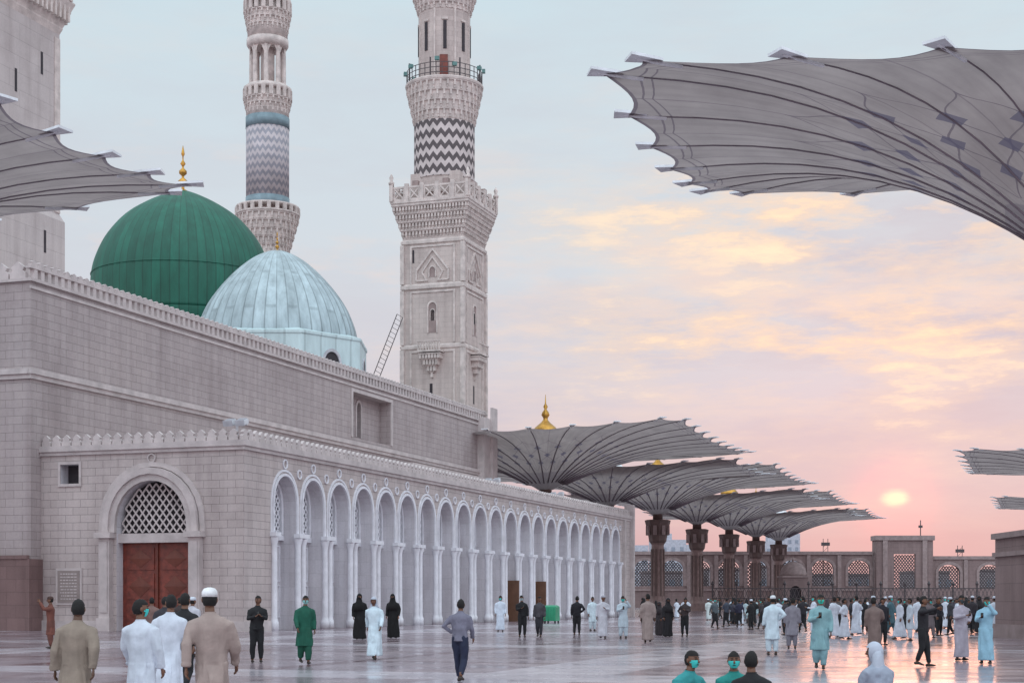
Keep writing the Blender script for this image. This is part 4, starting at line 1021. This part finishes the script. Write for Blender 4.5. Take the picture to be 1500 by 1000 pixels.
reg=M(nt,'MULTIPLY',M(nt,'MULTIPLY',gauss(x_,.25,.20),gauss(z_,.175,.08)),front)
bands=M(nt,'MAXIMUM',gauss(z_,.235,.026),gauss(M(nt,'ADD',z_,M(nt,'MULTIPLY',x_,-.04)),.160,.020))
bands=M(nt,'MULTIPLY',M(nt,'MULTIPLY',bands,gauss(x_,.21,.17)),front)
f1=M(nt,'MULTIPLY',cm,M(nt,'MINIMUM',M(nt,'ADD',M(nt,'MULTIPLY',reg,.55),M(nt,'MULTIPLY',bands,.85)),1))
c=mixc(nt,f1,c,(.98,.73,.54))
core=ramp(nt,nz,[(.57,(0,0,0)),(.70,(.9,.9,.9))])
c=mixc(nt,M(nt,'MULTIPLY',core,M(nt,'MINIMUM',M(nt,'ADD',reg,bands),1)),c,(1.10,.87,.63))
c2=ramp(nt,noise_n(nt,warpmap((7,7,30),(1,4,9),-3),1.0,9,.64),[(.50,(0,0,0)),(.68,(.6,.6,.6))])
c=mixc(nt,M(nt,'MULTIPLY',c2,M(nt,'MULTIPLY',gauss(z_,.18,.12),front)),c,lin((240,218,208)))
dt=N(nt,'ShaderNodeVectorMath',operation='DOT_PRODUCT'); nt.links.new(tc,dt.inputs[0]); dt.inputs[1].default_value=sd
D=M(nt,'MAXIMUM',dt.outputs['Value'],0)
def addglow(c,p,col_,k):
    g=M(nt,'MULTIPLY',M(nt,'POWER',D,p),k)
    n=N(nt,'ShaderNodeMix',data_type='RGBA',blend_type='ADD'); nt.links.new(g,n.inputs[0]); nt.links.new(c,n.inputs[6]); n.inputs[7].default_value=(*col_,1); n.clamp_result=False; n.clamp_factor=False
    return n.outputs[2]
c=addglow(c,90,(.13,.02,-.04),1); c=addglow(c,4500,(.45,-.02,-.22),.9)
dx=M(nt,'DIVIDE',M(nt,'SUBTRACT',x_,sd.x),.0086); dz_=M(nt,'DIVIDE',M(nt,'SUBTRACT',z_,sd.z),.0054)
rr=M(nt,'ADD',M(nt,'MULTIPLY',dx,dx),M(nt,'MULTIPLY',dz_,dz_))
rr=M(nt,'MAXIMUM',M(nt,'ADD',rr,M(nt,'MULTIPLY',M(nt,'SUBTRACT',noise_n(nt,m1,9,3),.5),.9)),0)
disc=M(nt,'MULTIPLY',M(nt,'EXPONENT',M(nt,'MULTIPLY',M(nt,'MULTIPLY',rr,rr),-1.4)),front)
n=N(nt,'ShaderNodeMix',data_type='RGBA',blend_type='ADD'); nt.links.new(disc,n.inputs[0]); nt.links.new(c,n.inputs[6]); n.inputs[7].default_value=(3.0,.40,.12,1); c=n.outputs[2]
br_=M(nt,'ADD',1.0,M(nt,'MULTIPLY',M(nt,'MAXIMUM',M(nt,'SUBTRACT',.55,y_),0),.75))  # sky outside the view brightened to lift the light on the walls
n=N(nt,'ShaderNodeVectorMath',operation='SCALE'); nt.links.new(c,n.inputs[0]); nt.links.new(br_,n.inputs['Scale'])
n2=N(nt,'ShaderNodeVectorMath',operation='SCALE'); nt.links.new(sky.outputs[0],n2.inputs[0]); n2.inputs['Scale'].default_value=.002
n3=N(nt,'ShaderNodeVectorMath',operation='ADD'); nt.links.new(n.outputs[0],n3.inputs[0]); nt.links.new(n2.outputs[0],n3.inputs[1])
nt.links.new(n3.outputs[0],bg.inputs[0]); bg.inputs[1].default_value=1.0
# low sun diffused by haze
ld=bpy.data.lights.new('sun','SUN'); ld.energy=.06; ld.angle=math.radians(9); ld.color=(1,.40,.22)
lo=bpy.data.objects.new('sun',ld); col.objects.link(lo); lo.rotation_euler=sd.to_track_quat('Z','Y').to_euler(); lo.location=sd*200
# ================================================================= CAMERA
cd=bpy.data.cameras.new('camera'); cam=bpy.data.objects.new('camera',cd); col.objects.link(cam)
cam.location=(0,0,EYE); cam.rotation_euler=(math.radians(90),0,0)
cd.sensor_width=36; cd.lens=F/1500*36; cd.shift_y=.252; cd.clip_end=6000; cd.clip_start=.1
scene.camera=cam
scene.view_settings.view_transform='Standard'; scene.view_settings.look='None'; scene.view_settings.exposure=0
